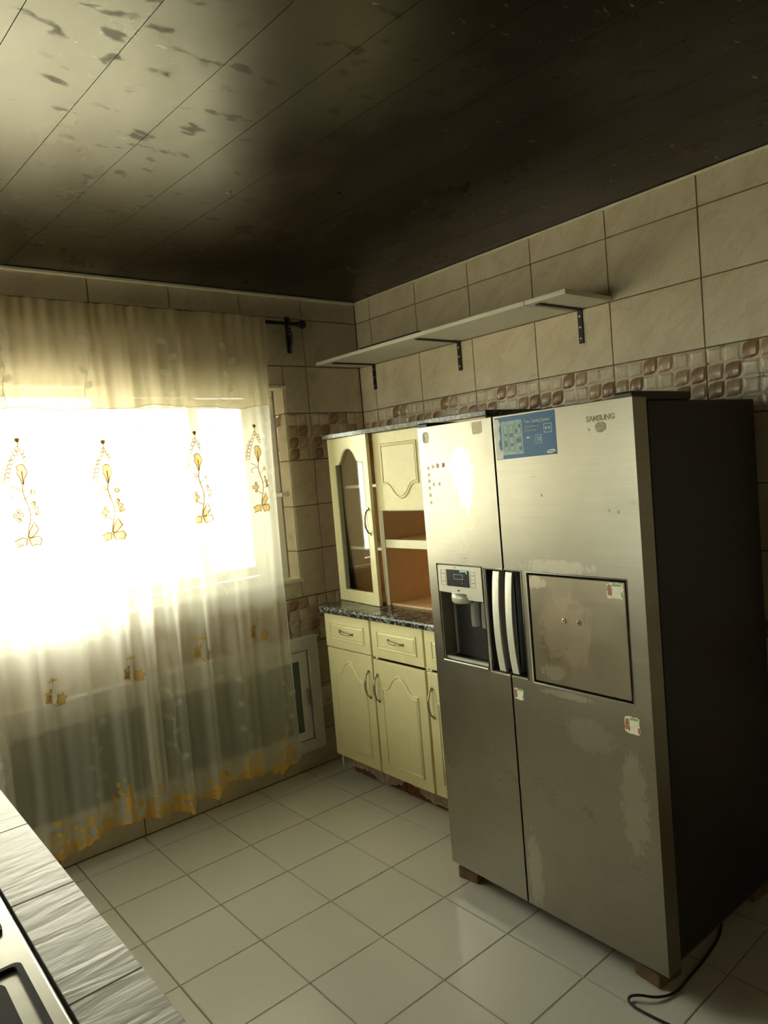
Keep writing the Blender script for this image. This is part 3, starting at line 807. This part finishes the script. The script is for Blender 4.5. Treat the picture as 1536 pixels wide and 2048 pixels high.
MB().box(DX0 + .014, DX1 - .014, .022, .094, DZ0 + .004, DZ0 + .008).build('grille', 'black_plastic', tr)
MB().tube([(DX0 + .002, -.001, DZ0 + .001), (DX1 - .002, -.001, DZ0 + .001)], .0035, 8).build('tray_lip', 'handle_steel', tr)
MB().tube([(DX0 - .001, -.0005, DZ0), (DX0 - .001, -.0005, DZ1 + .001), (DX1 + .001, -.0005, DZ1 + .001), (DX1 + .001, -.0005, DZ0), (DX0 - .001, -.0005, DZ0)], .0018, 6).build('dispenser_rim', 'logo_grey', ld)
# home bar
MB().box(BX0, BX1, .050, .066, BZa, BZb).build('bar_gasket', 'black_plastic', rd)
hb = bevel_mod(MB().box(BX0 + .005, BX1 - .005, .001, .048, BZa + .006, BZb - .006).build('home_bar_door', 'steel_bar', F), .003)
MB().tube([(BX0 - .003, -.0003, BZb + .003), (BX0 - .003, -.0003, BZa - .003), (BX1 + .003, -.0003, BZa - .003), (BX1 + .003, -.0003, BZb + .003), (BX0 - .003, -.0003, BZb + .003)], .0026, 6).build('bar_rim', 'handle_steel', rd)
for ux, mt in ((.612, 'steel_screw'), (.667, 'antique_nickel')):
    bo = MB().lathe([(.0085, 0), (.0085, -.0018), (.0062, -.003)], (ux, .001, 1.078), 'y', 16).build('bolt', mt, hb)
    MB().lathe([(.0034, -.0034), (.0034, -.0026)], (ux, .001, 1.078), 'y', 10).build('bolt_socket', 'black_plastic', bo)
# hinge covers
for (a, b) in ((.0, .055), (.835, FWD)):
    bevel_mod(MB().box(a, b, .002, .315, 1.7225, 1.748).build('hinge_cover', 'fridge_side', F), .006, 3)
for (ux, uy) in ((.045, .09), (FWD - .045, .09), (.045, .66), (FWD - .045, .66)):
    MB().lathe([(.016, .0625), (.018, .0515), (.018, .047)][::-1], (ux, uy, 0), 'z', 14).build('foot', 'black_plastic', F)
# promotional sticker (flat print as thin layers)
sk = MB().prism([(.387, 1.590), (.632, 1.594), (.632, 1.728), (.387, 1.727)], [], -.0007, -.0001).build('promo_sticker', 'label_blue', rd)
sk['label'] = 'blue promotional sticker'
def lay(x0, x1, z0, z1, mat, name, y=-.0011): return MB().box(x0, x1, y, y + .0004, z0, z1).build(name, mat, sk)
lay(.415, .502, 1.604, 1.712, 'label_pale', 'printed_fridge')
for (x0, x1, z0, z1) in ((.423, .440, 1.615, 1.700), (.446, .466, 1.615, 1.700), (.472, .497, 1.668, 1.704), (.472, .497, 1.612, 1.660)):
    outline(x0, x1, z0, z1, .0013, -.0015, 'label_line', 'printed_outline', sk)
for (x0, x1, z0, z1) in ((.427, .437, 1.664, 1.672), (.450, .462, 1.66, 1.672), (.474, .483, 1.672, 1.684), (.486, .495, 1.686, 1.698), (.476, .494, 1.640, 1.655), (.485, .496, 1.616, 1.628), (.450, .462, 1.63, 1.64), (.426, .436, 1.63, 1.65)):
    lay(x0, x1, z0, z1, 'label_line', 'printed_block', -.0014)
MB().prism([(.388, 1.592), (.415, 1.592), (.418, 1.618), (.404, 1.622), (.400, 1.645), (.408, 1.66), (.404, 1.69), (.412, 1.705), (.402, 1.722), (.388, 1.722)], [], -.0011, -.0007).build('printed_swirl', 'label_white', sk)
text_part('Twin Cooling System', .0150, 'label_white', sk, (.511, -.0010, 1.698), sx=.78)
text_part('TM', .004, 'label_white', sk, (.617, -.0010, 1.705))
text_part('Optimal freshness and', .0085, 'label_white', sk, (.513, -.0010, 1.684), sx=.74)
text_part('no mixing of odors', .0085, 'label_white', sk, (.513, -.0010, 1.672), sx=.74)
outline(.588, .618, 1.662, 1.690, .0016, -.0011, 'label_white', 'printed_icon', sk)
for xx in (.597, .609): MB().lathe([(.0048, -.0011), (.0048, -.0007)], (xx, 0, 1.676), 'y', 12).build('printed_fan', 'label_pale', sk)
outline(.552, .578, 1.632, 1.658, .0012, -.0011, 'label_white', 'printed_icon', sk)
outline(.536, .546, 1.632, 1.656, .0008, -.0011, 'label_pale', 'printed_icon', sk)
for xx in (.560, .569): lay(xx, xx + .005, 1.638, 1.652, 'label_pale', 'printed_shelf')
lay(.518, .530, 1.650, 1.655, 'label_white', 'printed_cloud')
el = MB().prism([(.610 + .017 * math.cos(2 * PI * i / 24), 1.604 + .0055 * math.sin(2 * PI * i / 24) + .004 * math.cos(2 * PI * i / 24) * .35) for i in range(24)], [], -.0011, -.0007).build('printed_oval', 'label_white', sk)
text_part('SAMSUNG', .0048, 'label_blue', sk, (.610, -.0013, 1.6025), align='CENTER')
text_part('SAMSUNG', .0225, 'logo_grey', rd, (.790, -.0004, 1.678), align='CENTER', sx=.92, name='logo_lettering', off=.0006)
def blob(cx, cz, rx, rz, n=22, rag=.12, seed=0):
    R_ = random.Random(seed); return [(cx + rx * math.cos(2 * PI * i / n) * (1 + R_.uniform(-rag, rag)), cz + rz * math.sin(2 * PI * i / n) * (1 + R_.uniform(-rag, rag))) for i in range(n)]
def boxy(cx, cz, w, h, rag=.1, seed=0, n=28):
    R_ = random.Random(seed); out = []
    for i in range(n):
        a_ = 2 * PI * i / n; c, s = math.cos(a_), math.sin(a_); k = 1 / max(abs(c), abs(s))
        out.append((cx + w / 2 * c * k * (1 + R_.uniform(-rag, .02)), cz + h / 2 * s * k * (1 + R_.uniform(-rag, .02))))
    return out
def decal(parent, poly, mat, name, y=-.0004): return MB().prism(poly, [], y, y + .0003).build(name, mat, parent)
decal(rd, blob(.790, 1.660, .019, .015, rag=.10, seed=3), 'residue', 'glue_mark')
# torn paper stickers: plain blotches of colour, no picture
def torn(parent, cx, cz, w, h, seed, y):
    s = decal(parent, boxy(cx, cz, w, h, .14, seed), 'sticker_paper', 'torn_sticker', y - .0005)
    decal(s, boxy(cx - w * .30, cz + h * .02, w * .30, h * .75, .3, seed + 1), 'sticker_red', 'colour_patch', y - .0009)
    decal(s, boxy(cx + w * .12, cz + h * .36, w * .6, h * .16, .3, seed + 2), 'sticker_green', 'colour_patch', y - .0009)
    decal(s, boxy(cx + w * .40, cz - h * .22, w * .12, h * .36, .3, seed + 4), 'sticker_green' if seed % 2 else 'sticker_red', 'colour_patch', y - .0009)
torn(hb, .800, 1.187, .058, .047, 11, .001)
torn(rd, .405, .806, .042, .040, 21, 0)
torn(rd, .829, .798, .052, .052, 30, 0)
s = decal(ld, [(.043 + .020 * math.cos(2 * PI * i / 28) * (1 - .18 * math.cos(4 * PI * i / 28)), 1.694 + .024 * math.sin(2 * PI * i / 28) * (.85 + .12 * abs(math.cos(2 * PI * i / 28)))) for i in range(28)], 'logo_grey', 'round_sticker')
decal(s, blob(.047, 1.694, .013, .017, rag=.08, seed=5), 'sticker_paper', 'sticker_face', -.0008)
decal(s, blob(.035, 1.692, .006, .012, rag=.2, seed=6), 'residue', 'sticker_patch', -.0010)
decal(ld, boxy(.305, 1.705, .050, .044, .12, 41), 'residue_pale', 'glue_mark')
for (ux, uz, mt) in ((.096, 1.588, 'logo_grey'), (.126, 1.589, 'sticker_red')): decal(ld, boxy(ux, uz, .015, .017, .12, int(ux * 1e3)), mt, 'sticker_scrap')
for i, (ux, uz) in enumerate(((.045, 1.582), (.070, 1.586), (.045, 1.558), (.045, 1.534), (.067, 1.522), (.098, 1.522), (.044, 1.508), (.045, 1.482), (.046, 1.455))):
    decal(ld, boxy(ux, uz, .012, .014, .2, 60 + i), 'residue_pale', 'glue_mark')
for i, (ux, uz) in enumerate(((.83, 1.415), (.75, 1.655), (.56, 1.47), (.80, 1.42))): decal(rd, boxy(ux, uz, .006, .010, .3, 80 + i), 'residue', 'dirt_fleck')
# wood blocks under the refrigerator
def fl(u, y): c_, s_ = math.cos(FA), math.sin(FA); return (-.801 - s_ * u + c_ * y, -1.3023 - c_ * u - s_ * y)
for q, (u, lab) in enumerate(((.045, 'wooden block under the refrigerator corner next to the cabinets'), (FWD - .085, 'wooden block under the refrigerator corner by the black cable'))):
    for back in (0, 1):
        x, y = fl(u, .075 if not back else .66)
        m = MB().bbox(-.045, .045, -.050, .055, 0, .046, .005)
        if back: m = MB().bbox(-.05, .05, -.05, .05, 0, .046, .005)
        o = m.build('wood_block', 'block_wood', None, (x, y, .0005)); o.rotation_euler = (0, 0, -(PI / 2 + FA) + (.15 if q == 0 else -.1))
        tag(o, lab if not back else ('wooden block under the refrigerator back corner next to the cabinets' if q == 0 else 'wooden block under the refrigerator back corner away from the cabinets'), 'wood block', 'wood blocks under the refrigerator')
# loose cable on the floor by the refrigerator
pts = [(-.30, -2.10), (-.45, -2.165), (-.58, -2.185), (-.70, -2.190), (-.79, -2.190), (-.850, -2.165), (-.884, -2.130), (-.902, -2.110), (-.916, -2.120), (-.920, -2.16), (-.912, -2.24), (-.89, -2.34)]
sp = []
for i in range(len(pts) - 1):
    p0, p1, p2, p3 = pts[max(0, i - 1)], pts[i], pts[i + 1], pts[min(len(pts) - 1, i + 2)]
    for k in range(6):
        t = k / 6; sp.append(tuple(.5 * (2 * p1[d] + (p2[d] - p0[d]) * t + (2 * p0[d] - 5 * p1[d] + 4 * p2[d] - p3[d]) * t * t + (3 * p1[d] - p0[d] - 3 * p2[d] + p3[d]) * t ** 3) for d in (0, 1)))
tag(MB().tube([(x, y, .0042 + .012 * math.exp(-((i - 36) / 7) ** 2)) for i, (x, y) in enumerate(sp)], .0038, 8).build('power_cable', 'cable_black'), 'black power cable looped on the floor beside the refrigerator', 'cable')

# ------------------------------------------------------------------ wall shelf
SH = 2.188
b1 = tag(MB().bbox(-.317, -.002, -1.4565, -.020, SH, SH + .018, .0025).build('shelf_board', 'white_board'), 'long white shelf board on black brackets above the cabinets', 'shelf')
b2 = tag(MB().bbox(-.317, -.002, -1.6515, -1.4590, SH, SH + .018, .0025).build('shelf_board', 'white_board'), 'short white shelf board at the free end above the refrigerator', 'shelf')
for q, (y, lab) in enumerate(((-.137, 'black shelf bracket nearest the corner of the room'), (-.800, 'black shelf bracket halfway along the white shelf'), (-1.500, 'black shelf bracket at the free end above the refrigerator'))):
    k = thing('shelf_bracket', lab, 'bracket', (0, y, SH), RZ, 'black shelf brackets')
    MB().bbox(-.011, .011, -.287, -.004, -.0065, -.0005, .001).build('arm', 'black_iron', k)
    MB().bbox(-.011, .011, -.0075, -.0005, -.142, -.001, .001).build('upright', 'black_iron', k)
    for zz in (-.030, -.075, -.122): MB().lathe([(.0042, -.0100), (.0050, -.0072)], (0, 0, zz), 'y', 10).build('screw', 'steel_screw', k)
tag(MB().bbox(-.312, -.262, -.842, -.40, SH + .0185, SH + .0265, .002).build('flat_strip', 'black_plastic'), 'flat black strip lying on top of the long shelf board', 'strip')

# ------------------------------------------------------------------ curtain rod and sheer curtain
RY, RZ_ = -.098, 2.388
cr_ = thing('curtain_rod', 'black iron curtain rod with ball end above the window', 'curtain rod', (-1.9, RY, RZ_))
MB().tube([(-1.52, 0, 0), (1.43, 0, 0)], .0095, 12).build('rod', 'black_iron', cr_)
MB().lathe([(.004, 0), (.013, .004), (.013, .010), (.009, .014), (.018, .022), (.023, .036), (.018, .050), (.006, .058)], (1.425, 0, 0), 'x', 16).build('finial', 'black_iron', cr_)
for bx_ in (1.372, -1.475):
    m = MB(); m.bbox(bx_ + .045, bx_ + .070, .090, .098, -.135, .058, .003)         # wall plate
    m.tube([(bx_ + .058, .092, -.015), (bx_ + .03, .04, -.016), (bx_, 0, -.016)], .006, 8)
    m.tube([(bx_ + .058, .092, -.125), (bx_ + .060, .075, -.09), (bx_ + .045, .040, -.050), (bx_ + .015, .012, -.022)], .0055, 8)
    m.tube([(bx_, -.002, -.018), (bx_, -.013, -.006), (bx_, -.014, .012), (bx_, -.010, .026)], .005, 8)
    b = m.build('bracket', 'black_iron', cr_)
    MB().lathe([(.0045, .0865), (.0055, .090)], (bx_ + .0575, 0, -.032), 'y', 10).build('screw', 'steel_screw', b)

CX0, CX1 = -3.32, -.690
def hash1(i): return (math.sin(i * 127.1 + 11.7) * 43758.5453) % 1.0
def fold(x, zz):
    d = (2.38 - zz) / 2.28                                     # 0 at the rod, 1 at the hem
    p = x * 2 * PI / .158 + 1.3 * math.sin(x * 4.1) + .5 * math.sin(x * 9.7 + 1.0)
    amp = (.008 + .017 * min(1, d * 1.3)) * (.75 + .35 * math.sin(x * 5.3 + 2.0))
    y = amp * math.sin(p) + amp * .38 * math.sin(2.3 * p + 1.1 + 1.2 * d) + (1 - d) * .004 * math.sin(p * 3.1)
    return -.122 + y
def edge_x(zz):                                                 # side hem swings a little
    d = (2.38 - zz) / 2.28; return CX1 + .004 - .030 * math.sin(min(1, d * 1.6) * PI / 2) + .018 * max(0, d - .55)
def hem(x): return .118 + .020 * math.sin(x * 11.0 + .6) + .010 * abs(math.sin(x * PI / .082)) + .02 * max(0, (x + .85) / .15 if x > -.85 else 0)
cur = thing('sheer_curtain', 'long sheer white curtain with gold embroidered sprigs over the window', 'curtain', (-1.9, -.122, .10))
def cl(o): o.parent = cur; o.location = -cur.location; return o
def sheet(ztop, zbot, nx, nz, off):
    vs_ = []; fs = []
    for j in range(nz + 1):
        for i in range(nx + 1):
            x_ = CX0 + (CX1 - CX0) * i / nx
            t = j / nz; zb = zbot(x_); zz = ztop + (zb - ztop) * t
            s_ = i / nx; x = x_ + (edge_x(zz) - CX1) * max(0, (s_ - .9) / .1)
            vs_.append((x, fold(x, zz) + off(x, zz), zz))
    for j in range(nz):
        for i in range(nx):
            a = j * (nx + 1) + i; fs.append((a, a + nx + 1, a + nx + 2, a + 1))
    return MB().add(vs_, fs, True)
cl(sheet(2.398, hem, 620, 46, lambda x, zz: .0).build('drape', 'sheer'))
def vbot(x): return 1.958 + .008 * math.sin(x * 9 + .4) + .005 * math.sin(x * 23) - .012 * (1 if x < -1.75 else 0) * min(1, (-1.75 - x) / .3)
va = cl(sheet(2.402, vbot, 520, 14, lambda x, zz: -.010 - .006 * (2.4 - zz)).build('valance', 'sheer_valance'))
def valance_off(x, zz): return -.010 - .006 * (2.4 - zz)
vh = sheet(2.402, lambda x: 2.318, 520, 4, lambda x, zz: -.0125 - .006 * (2.4 - zz)).build('rod_pocket', 'sheer_valance', va)
hs = []
for i in range(300):
    x = CX0 + (CX1 - CX0) * i / 299; x += (edge_x(1.96) - CX1) * max(0, (i / 299 - .9) / .1); zz = vbot(x); hs.append((x, fold(x, zz) + valance_off(x, zz) - .001, zz))
MB().tube(hs, .0016, 5).build('valance_hem', 'sheer_valance', va)
es = []
for i in range(60):
    zz = 2.39 - (2.39 - hem(-.70)) * i / 59; x = edge_x(zz); es.append((x - .001, fold(x, zz) - .001, zz))
cl(MB().tube(es, .0022, 5).build('side_hem', 'vine_white'))

# embroidery laid on the cloth: every motif is its own part
def onto(p, off=-.0035): return (p[0], fold(p[0], p[1]) + off, p[1])
def poly_cloth(mb, pts, off):
    c = (sum(p[0] for p in pts) / len(pts), sum(p[1] for p in pts) / len(pts)); n = len(pts)
    ring2 = [((p[0] + c[0]) / 2, (p[1] + c[1]) / 2) for p in pts]
    vs_ = [onto(p, off) for p in pts] + [onto(p, off) for p in ring2] + [onto(c, off)]
    fs = []
    for i in range(n):
        j = (i + 1) % n; fs += [(i, j, j + n, i + n), (i + n, j + n, 2 * n)]
    mb.add(vs_, fs)
def stroke(mb, pts, w, off, close=False):
    if close: pts = pts + [pts[0]]
    vs_ = []; n = len(pts)
    for i in range(n):
        a, b = Vector(pts[max(0, i - 1)]), Vector(pts[min(n - 1, i + 1)]); d = (b - a)
        d = d.normalized() if d.length > 1e-9 else Vector((1, 0)); nn = Vector((-d.y, d.x)) * w / 2
        p = Vector(pts[i]); vs_ += [onto(p + nn, off), onto(p - nn, off)]
    mb.add(vs_, [(2 * i, 2 * i + 1, 2 * i + 3, 2 * i + 2) for i in range(n - 1)])
def leaf(cx, cz, L, ang, w=.5, lobes=0):
    out = []; n = 14
    for i in range(n):
        t = i / n; a = 2 * PI * t
        r = (.5 + .5 * math.cos(a)) ; x = L * (.5 - .5 * math.cos(a)); y = L * w * .5 * math.sin(a) * (.75 + .45 * math.sin(a / 2 * 1.0))
        if lobes: y *= 1 + .30 * math.cos(lobes * a); x *= 1 + .05 * math.cos(lobes * a)
        out.append((cx + x * math.cos(ang) - y * math.sin(ang), cz + x * math.sin(ang) + y * math.cos(ang)))
    return out
def star_leaf(cx, cz, L, ang):
    pts = []
    for (a, r) in ((-2.6, .35), (-1.5, .95), (-1.05, .50), (-.5, .9), (-.28, .62), (0, 1.15), (.28, .62), (.5, .9), (1.05, .50), (1.5, .95), (2.6, .35)):
        pts.append((cx + L * r * math.cos(a + ang), cz + L * r * math.sin(a + ang)))
    return pts
def circ(cx, cz, r, n=10): return [(cx + r * math.cos(2 * PI * i / n), cz + r * 1.15 * math.sin(2 * PI * i / n)) for i in range(n)]
def big_motif(x, zt, s, seed, mir=1):
    """sprig about .43 m tall: bead arc, ivy leaf, curling stem with buds, trefoil at the foot"""
    fill = []; ln = MB()
    def P(u, v): return (x + mir * u * s, zt - v * s)
    def PL(l): return [P(*q) for q in l]
    T = .0032
    # top bud
    for a in (-.35, 0, .35):
        l = [(u, v) for u, v in leaf(.0, .04, .035, PI * 1.5 + a)]; fill.append(PL(l)); stroke(ln, PL(l), T, -.0042, True)
    stroke(ln, PL([(0, .03), (.005, .06), (-.005, .09), (.0, .12)]), T, -.0042)
    # bead arc, two columns
    for k in range(8):
        t = k / 7; u = -.005 - .115 * math.sin(t * 1.35); v = .10 + .27 * t
        stroke(ln, PL(circ(u, v, .019)), T, -.0042, True)
        if k > 1: stroke(ln, PL(circ(u - .036, v + .018, .012)), T * .8, -.0042, True)
    for k in range(3): stroke(ln, PL(circ(.03 + .012 * k, .13 + .03 * k, .017)), T, -.0042, True)
    # ivy leaf
    l = star_leaf(.02, .33, .085, PI * .5 + PI); l = [(u, v) for u, v in l]
    l = [(.005, .42), (-.01, .36), (-.035, .31), (-.02, .30), (-.03, .26), (.0, .24), (.03, .245), (.045, .275), (.06, .30), (.05, .335), (.025, .37), (.015, .42)]
    fill.append(PL(l)); stroke(ln, PL(l), T * 1.2, -.0042, True)
    # main stem and curls
    stem = [(.01, .30), (.012, .40), (.0, .48), (.01, .55), (.035, .62), (.045, .70), (.03, .78), (.01, .84), (.005, .90)]
    stroke(ln, PL(stem), T * 1.3, -.0042)
    for c in ([(0, .48), (-.04, .455), (-.075, .44), (-.10, .425)], [(0, .49), (-.05, .48), (-.09, .50), (-.095, .53), (-.07, .54)], [(.01, .55), (.05, .53), (.075, .50), (.08, .46)], [(.04, .66), (.08, .64), (.10, .60), (.08, .58)], [(.03, .78), (-.02, .76), (-.06, .72), (-.055, .66)], [(.045, .70), (.085, .72), (.11, .69)]):
        stroke(ln, PL(c), T, -.0042)
    for (u, v) in ((-.05, .66), (-.085, .70), (-.055, .74), (.085, .60), (.105, .645), (.09, .50), (-.03, .70), (.11, .69)):
        l = circ(u, v, .017); fill.append(PL(l)); stroke(ln, PL(l), T, -.0042, True)
    # trefoil of leaves at the foot
    for l in ([(0, .90), (.02, .84), (.05, .80), (.06, .76), (.085, .80), (.10, .84), (.07, .88), (.03, .91)],
              [(.005, .91), (.05, .905), (.10, .90), (.115, .94), (.10, .985), (.06, .97), (.03, .985), (.015, .95)],
              [(-.005, .91), (-.05, .90), (-.11, .925), (-.085, .95), (-.10, .985), (-.05, .965), (-.015, .975)]):
        l = [(u * 1.05, v) for u, v in l]; fill.append(PL(l)); stroke(ln, PL(l), T * 1.3, -.0042, True)
    o = cl(ln.build('embroidered_sprig', 'gold_thread')); o['label'] = 'gold embroidered sprig'; o['kind'] = 'stuff'
    for p in fill: m = MB(); poly_cloth(m, p, -.0035); m.build('embroidered_leaf', 'gold_fill', o)
for (x, zt, mir) in ((-.802, 1.870, 1), (-1.118, 1.848, 1), (-1.545, 1.822, 1), (-1.885, 1.842, 1), (-2.25, 1.85, 1), (-2.62, 1.84, 1), (-2.98, 1.85, 1)):
    big_motif(x, zt, .445, int(-x * 100), mir)
def small_motif(x, zt, s, seed):
    fill = []; ln = MB()
    def PL(l): return [(x + u * s, zt - v * s) for u, v in l]
    T = .0022
    for l in (leaf(0, .02, .16, -PI * .5 + PI + .0), leaf(-.02, .12, .14, PI * .95), leaf(.02, .12, .14, .1)):
        fill.append(PL(l))
    stroke(ln, PL([(0, .1), (.01, .25), (-.05, .35), (-.1, .5), (-.12, .75), (-.02, .92), (.1, .98)]), T, -.0042)
    for (u, v) in ((-.10, .42), (-.22, .50), (-.20, .62), (-.12, .60), (-.24, .72), (-.14, .74)):
        l = circ(u, v, .055); fill.append(PL(l)); stroke(ln, PL(l), T * .8, -.0042, True)
    l = [(.12, .95), (.05, .82), (.10, .78), (.12, .60), (.20, .62), (.27, .54), (.28, .66), (.38, .70), (.30, .80), (.28, .92)]
    fill.append(PL(l)); stroke(ln, PL(l), T, -.0042, True)
    o = cl(ln.build('embroidered_bud', 'gold_thread')); o['label'] = 'small gold embroidered bud'; o['kind'] = 'stuff'
    for p in fill: m = MB(); poly_cloth(m, p, -.0035); m.build('embroidered_petal', 'gold_fill', o)
for (x, zt) in ((-.886, .920), (-1.196, .894), (-1.525, .874), (-1.853, .858), (-2.2, .87), (-2.55, .88), (-2.9, .88)): small_motif(x, zt, .130, 5)
def vine(x0, z0, x1, z1, s=1.0, off=-.003):
    m = MB(); lv = []; L = z0 - z1; n = max(3, int(L / .058)); pts = []
    for k in range(n * 4 + 1):
        t = k / (n * 4); pts.append((x0 + (x1 - x0) * t + .010 * math.sin(t * n * 1.3), z0 - L * t))
    stroke(m, pts, .004, off)
    for k in range(n):
        p = pts[k * 4 + 1]; sd = 1 if k % 2 else -1
        lv.append(leaf(p[0], p[1], .040 * s, (.65 if sd > 0 else PI - .65), .62))
    o = cl(m.build('woven_vine', 'vine_white'))
    for l in lv: q = MB(); poly_cloth(q, l, off - .0006); q.build('woven_leaf', 'vine_white', o)
for v in ((-1.692, .68, -1.722, .26), (-1.372, .68, -1.352, .30), (-1.012, .64, -1.004, .28), (-.752, .55, -.744, .25), (-1.392, 1.935, -1.386, 1.40), (-1.056, 1.93, -1.045, 1.05), (-1.722, 1.915, -1.735, 1.6), (-2.05, 1.93, -2.06, 1.4),
          (-.745, 1.94, -.742, 1.45), (-2.06, .70, -2.08, .25), (-2.42, .68, -2.40, .25)): vine(*v)
for v in ((-1.578, 2.25, -1.600, 1.99), (-1.232, 2.26, -1.224, 1.975), (-.926, 2.25, -.912, 1.98), (-1.90, 2.25, -1.91, 1.96), (-2.25, 2.25, -2.25, 1.97)): vine(*v, 1.05, -.020)
# embroidered flowers and leaves massed along the hem
R_ = random.Random(3)
x = CX0 + .10
while x < CX1 - .03:
    m = MB(); tall = R_.uniform(.10, .20)
    for k in range(46):
        u = R_.uniform(-.060, .060); t = R_.random() ** 1.5; zz = hem(x + u) + .006 + tall * t * (1 - abs(u) / .09)
        poly_cloth(m, leaf(x + u, zz, R_.uniform(.014, .030), R_.uniform(0, 2 * PI), R_.uniform(.5, .9), 0), -.0035 - .0004 * (k % 3))
    o = cl(m.build('hem_flower', 'gold_hem')); o['kind'] = 'stuff'; x += R_.uniform(.12, .19)
m = MB()
for i in range(420):
    x = CX0 + .02 + (CX1 - CX0 - .06) * i / 419; zz = hem(x)
    poly_cloth(m, circ(x, zz + .010 + .004 * math.sin(i), .0055, 6), -.003)
cl(m.build('hem_lace', 'gold_hem'))['kind'] = 'stuff'

# ------------------------------------------------------------------ tiled counter with hob in the foreground
CZ = .920; KX1 = -2.302; KX0 = -2.96; KY1 = -.45; KY0 = -2.87
ct = thing('tiled_counter', 'counter edged with pale riven stone tiles holding the gas hob', 'counter', (-2.63, -1.54, 0))
def kl(o): o.parent = ct; o.location = (o.location - ct.location) if False else Vector(o.location) - ct.location; return o
kl(MB().box(KX0 + .02, KX1 - .03, KY0 + .03, KY1 - .02, .0005, CZ - .05).build('body', 'counter_body'))
kl(MB().box(KX0, KX1 - .004, KY0 + .004, KY1 - .004, CZ - .05, CZ - .012).build('deck', 'dark_gap'))
y = KY1 + .0
jy = [-.455, -.685, -.998, -1.3105, -1.624, -1.9355, -2.249, -2.561, -2.868]
for a, b in zip(jy[:-1], jy[1:]):
    kl(MB().bbox(0, .100, 0, a - b - .0028, 0, .016, .001).build('edge_tile', 'slate', None, (KX1 - .100, b + .0014, CZ - .016)))
    kl(MB().bbox(0, .007, 0, a - b - .0028, 0, .050, .002).build('edge_tile', 'slate', None, (KX1 - .0035, b + .0014, CZ - .066)))
for a, b in zip(jy[:-1], jy[1:]):
    kl(MB().bbox(0, .12, 0, a - b - .0028, 0, .014, .003).build('edge_tile', 'slate', None, (KX0 + .002, b + .0014, CZ - .016)))
for (a, b) in ((-.457, -.88), (-.883, -1.56), (-2.58, -2.866)): kl(MB().bbox(KX0 + .126, KX1 - .106, b, a, CZ - .014, CZ - .001, .003).build('top_tile', 'slate'))
hob = thing('gas_hob', 'steel gas hob with black grates set into the tiled counter', 'hob', (-2.62, -2.07, CZ - .012))
def hl(o): o.parent = hob; o.location = -hob.location; return o
hl(MB().bbox(-2.832, -2.4075, -2.572, -1.567, CZ - .0115, CZ + .004, .005, 3).build('plate', 'hob_steel'))
for q, (y1, y0) in enumerate(((-1.60, -2.013), (-2.112, -2.53))):
    zt = CZ + .012; x0, x1 = -2.80, -2.429
    g_ = MB(); t = .0075
    def rr(x0, x1, y0, y1, r, n=5):
        out = []
        for (cx, cy, a0) in ((x1 - r, y1 - r, 0), (x0 + r, y1 - r, PI / 2), (x0 + r, y0 + r, PI), (x1 - r, y0 + r, 1.5 * PI)):
            out += [(cx + r * math.cos(a0 + PI / 2 * i / n), cy + r * math.sin(a0 + PI / 2 * i / n)) for i in range(n + 1)]
        return out
    fr_ = MB().prism(rr(x0, x1, y0, y1, .012), [rr(x0 + t, x1 - t, y0 + t, y1 - t, .008)], CZ + .004, CZ + .010, lambda p: (p[0], p[2], p[1])).build('grate', 'black_enamel'); hl(fr_)
    wl_ = MB().prism(rr(x0 + .026, x1 - .028, y0 + .026, y1 - .024, .02), [], CZ + .0035, CZ + .0065, lambda p: (p[0], p[2], p[1])).build('burner_tray', 'black_enamel'); hl(wl_)
    cx, cy = (x0 + x1) / 2, (y0 + y1) / 2
    for a in range(4):
        c, s = math.cos(a * PI / 2 + PI / 4), math.sin(a * PI / 2 + PI / 4)
        MB().tube([(cx + .06 * c, cy + .06 * s, zt + .004), (cx + .135 * c, cy + .135 * s, zt + .004)], .005, 8).build('grate_finger', 'black_enamel', fr_)
    MB().lathe([(.055, CZ + .006), (.055, CZ + .014), (.045, CZ + .018), (.045, CZ + .022), (.038, CZ + .024)], (cx, cy, 0), 'z', 24).build('burner_cap', 'black_iron', wl_)
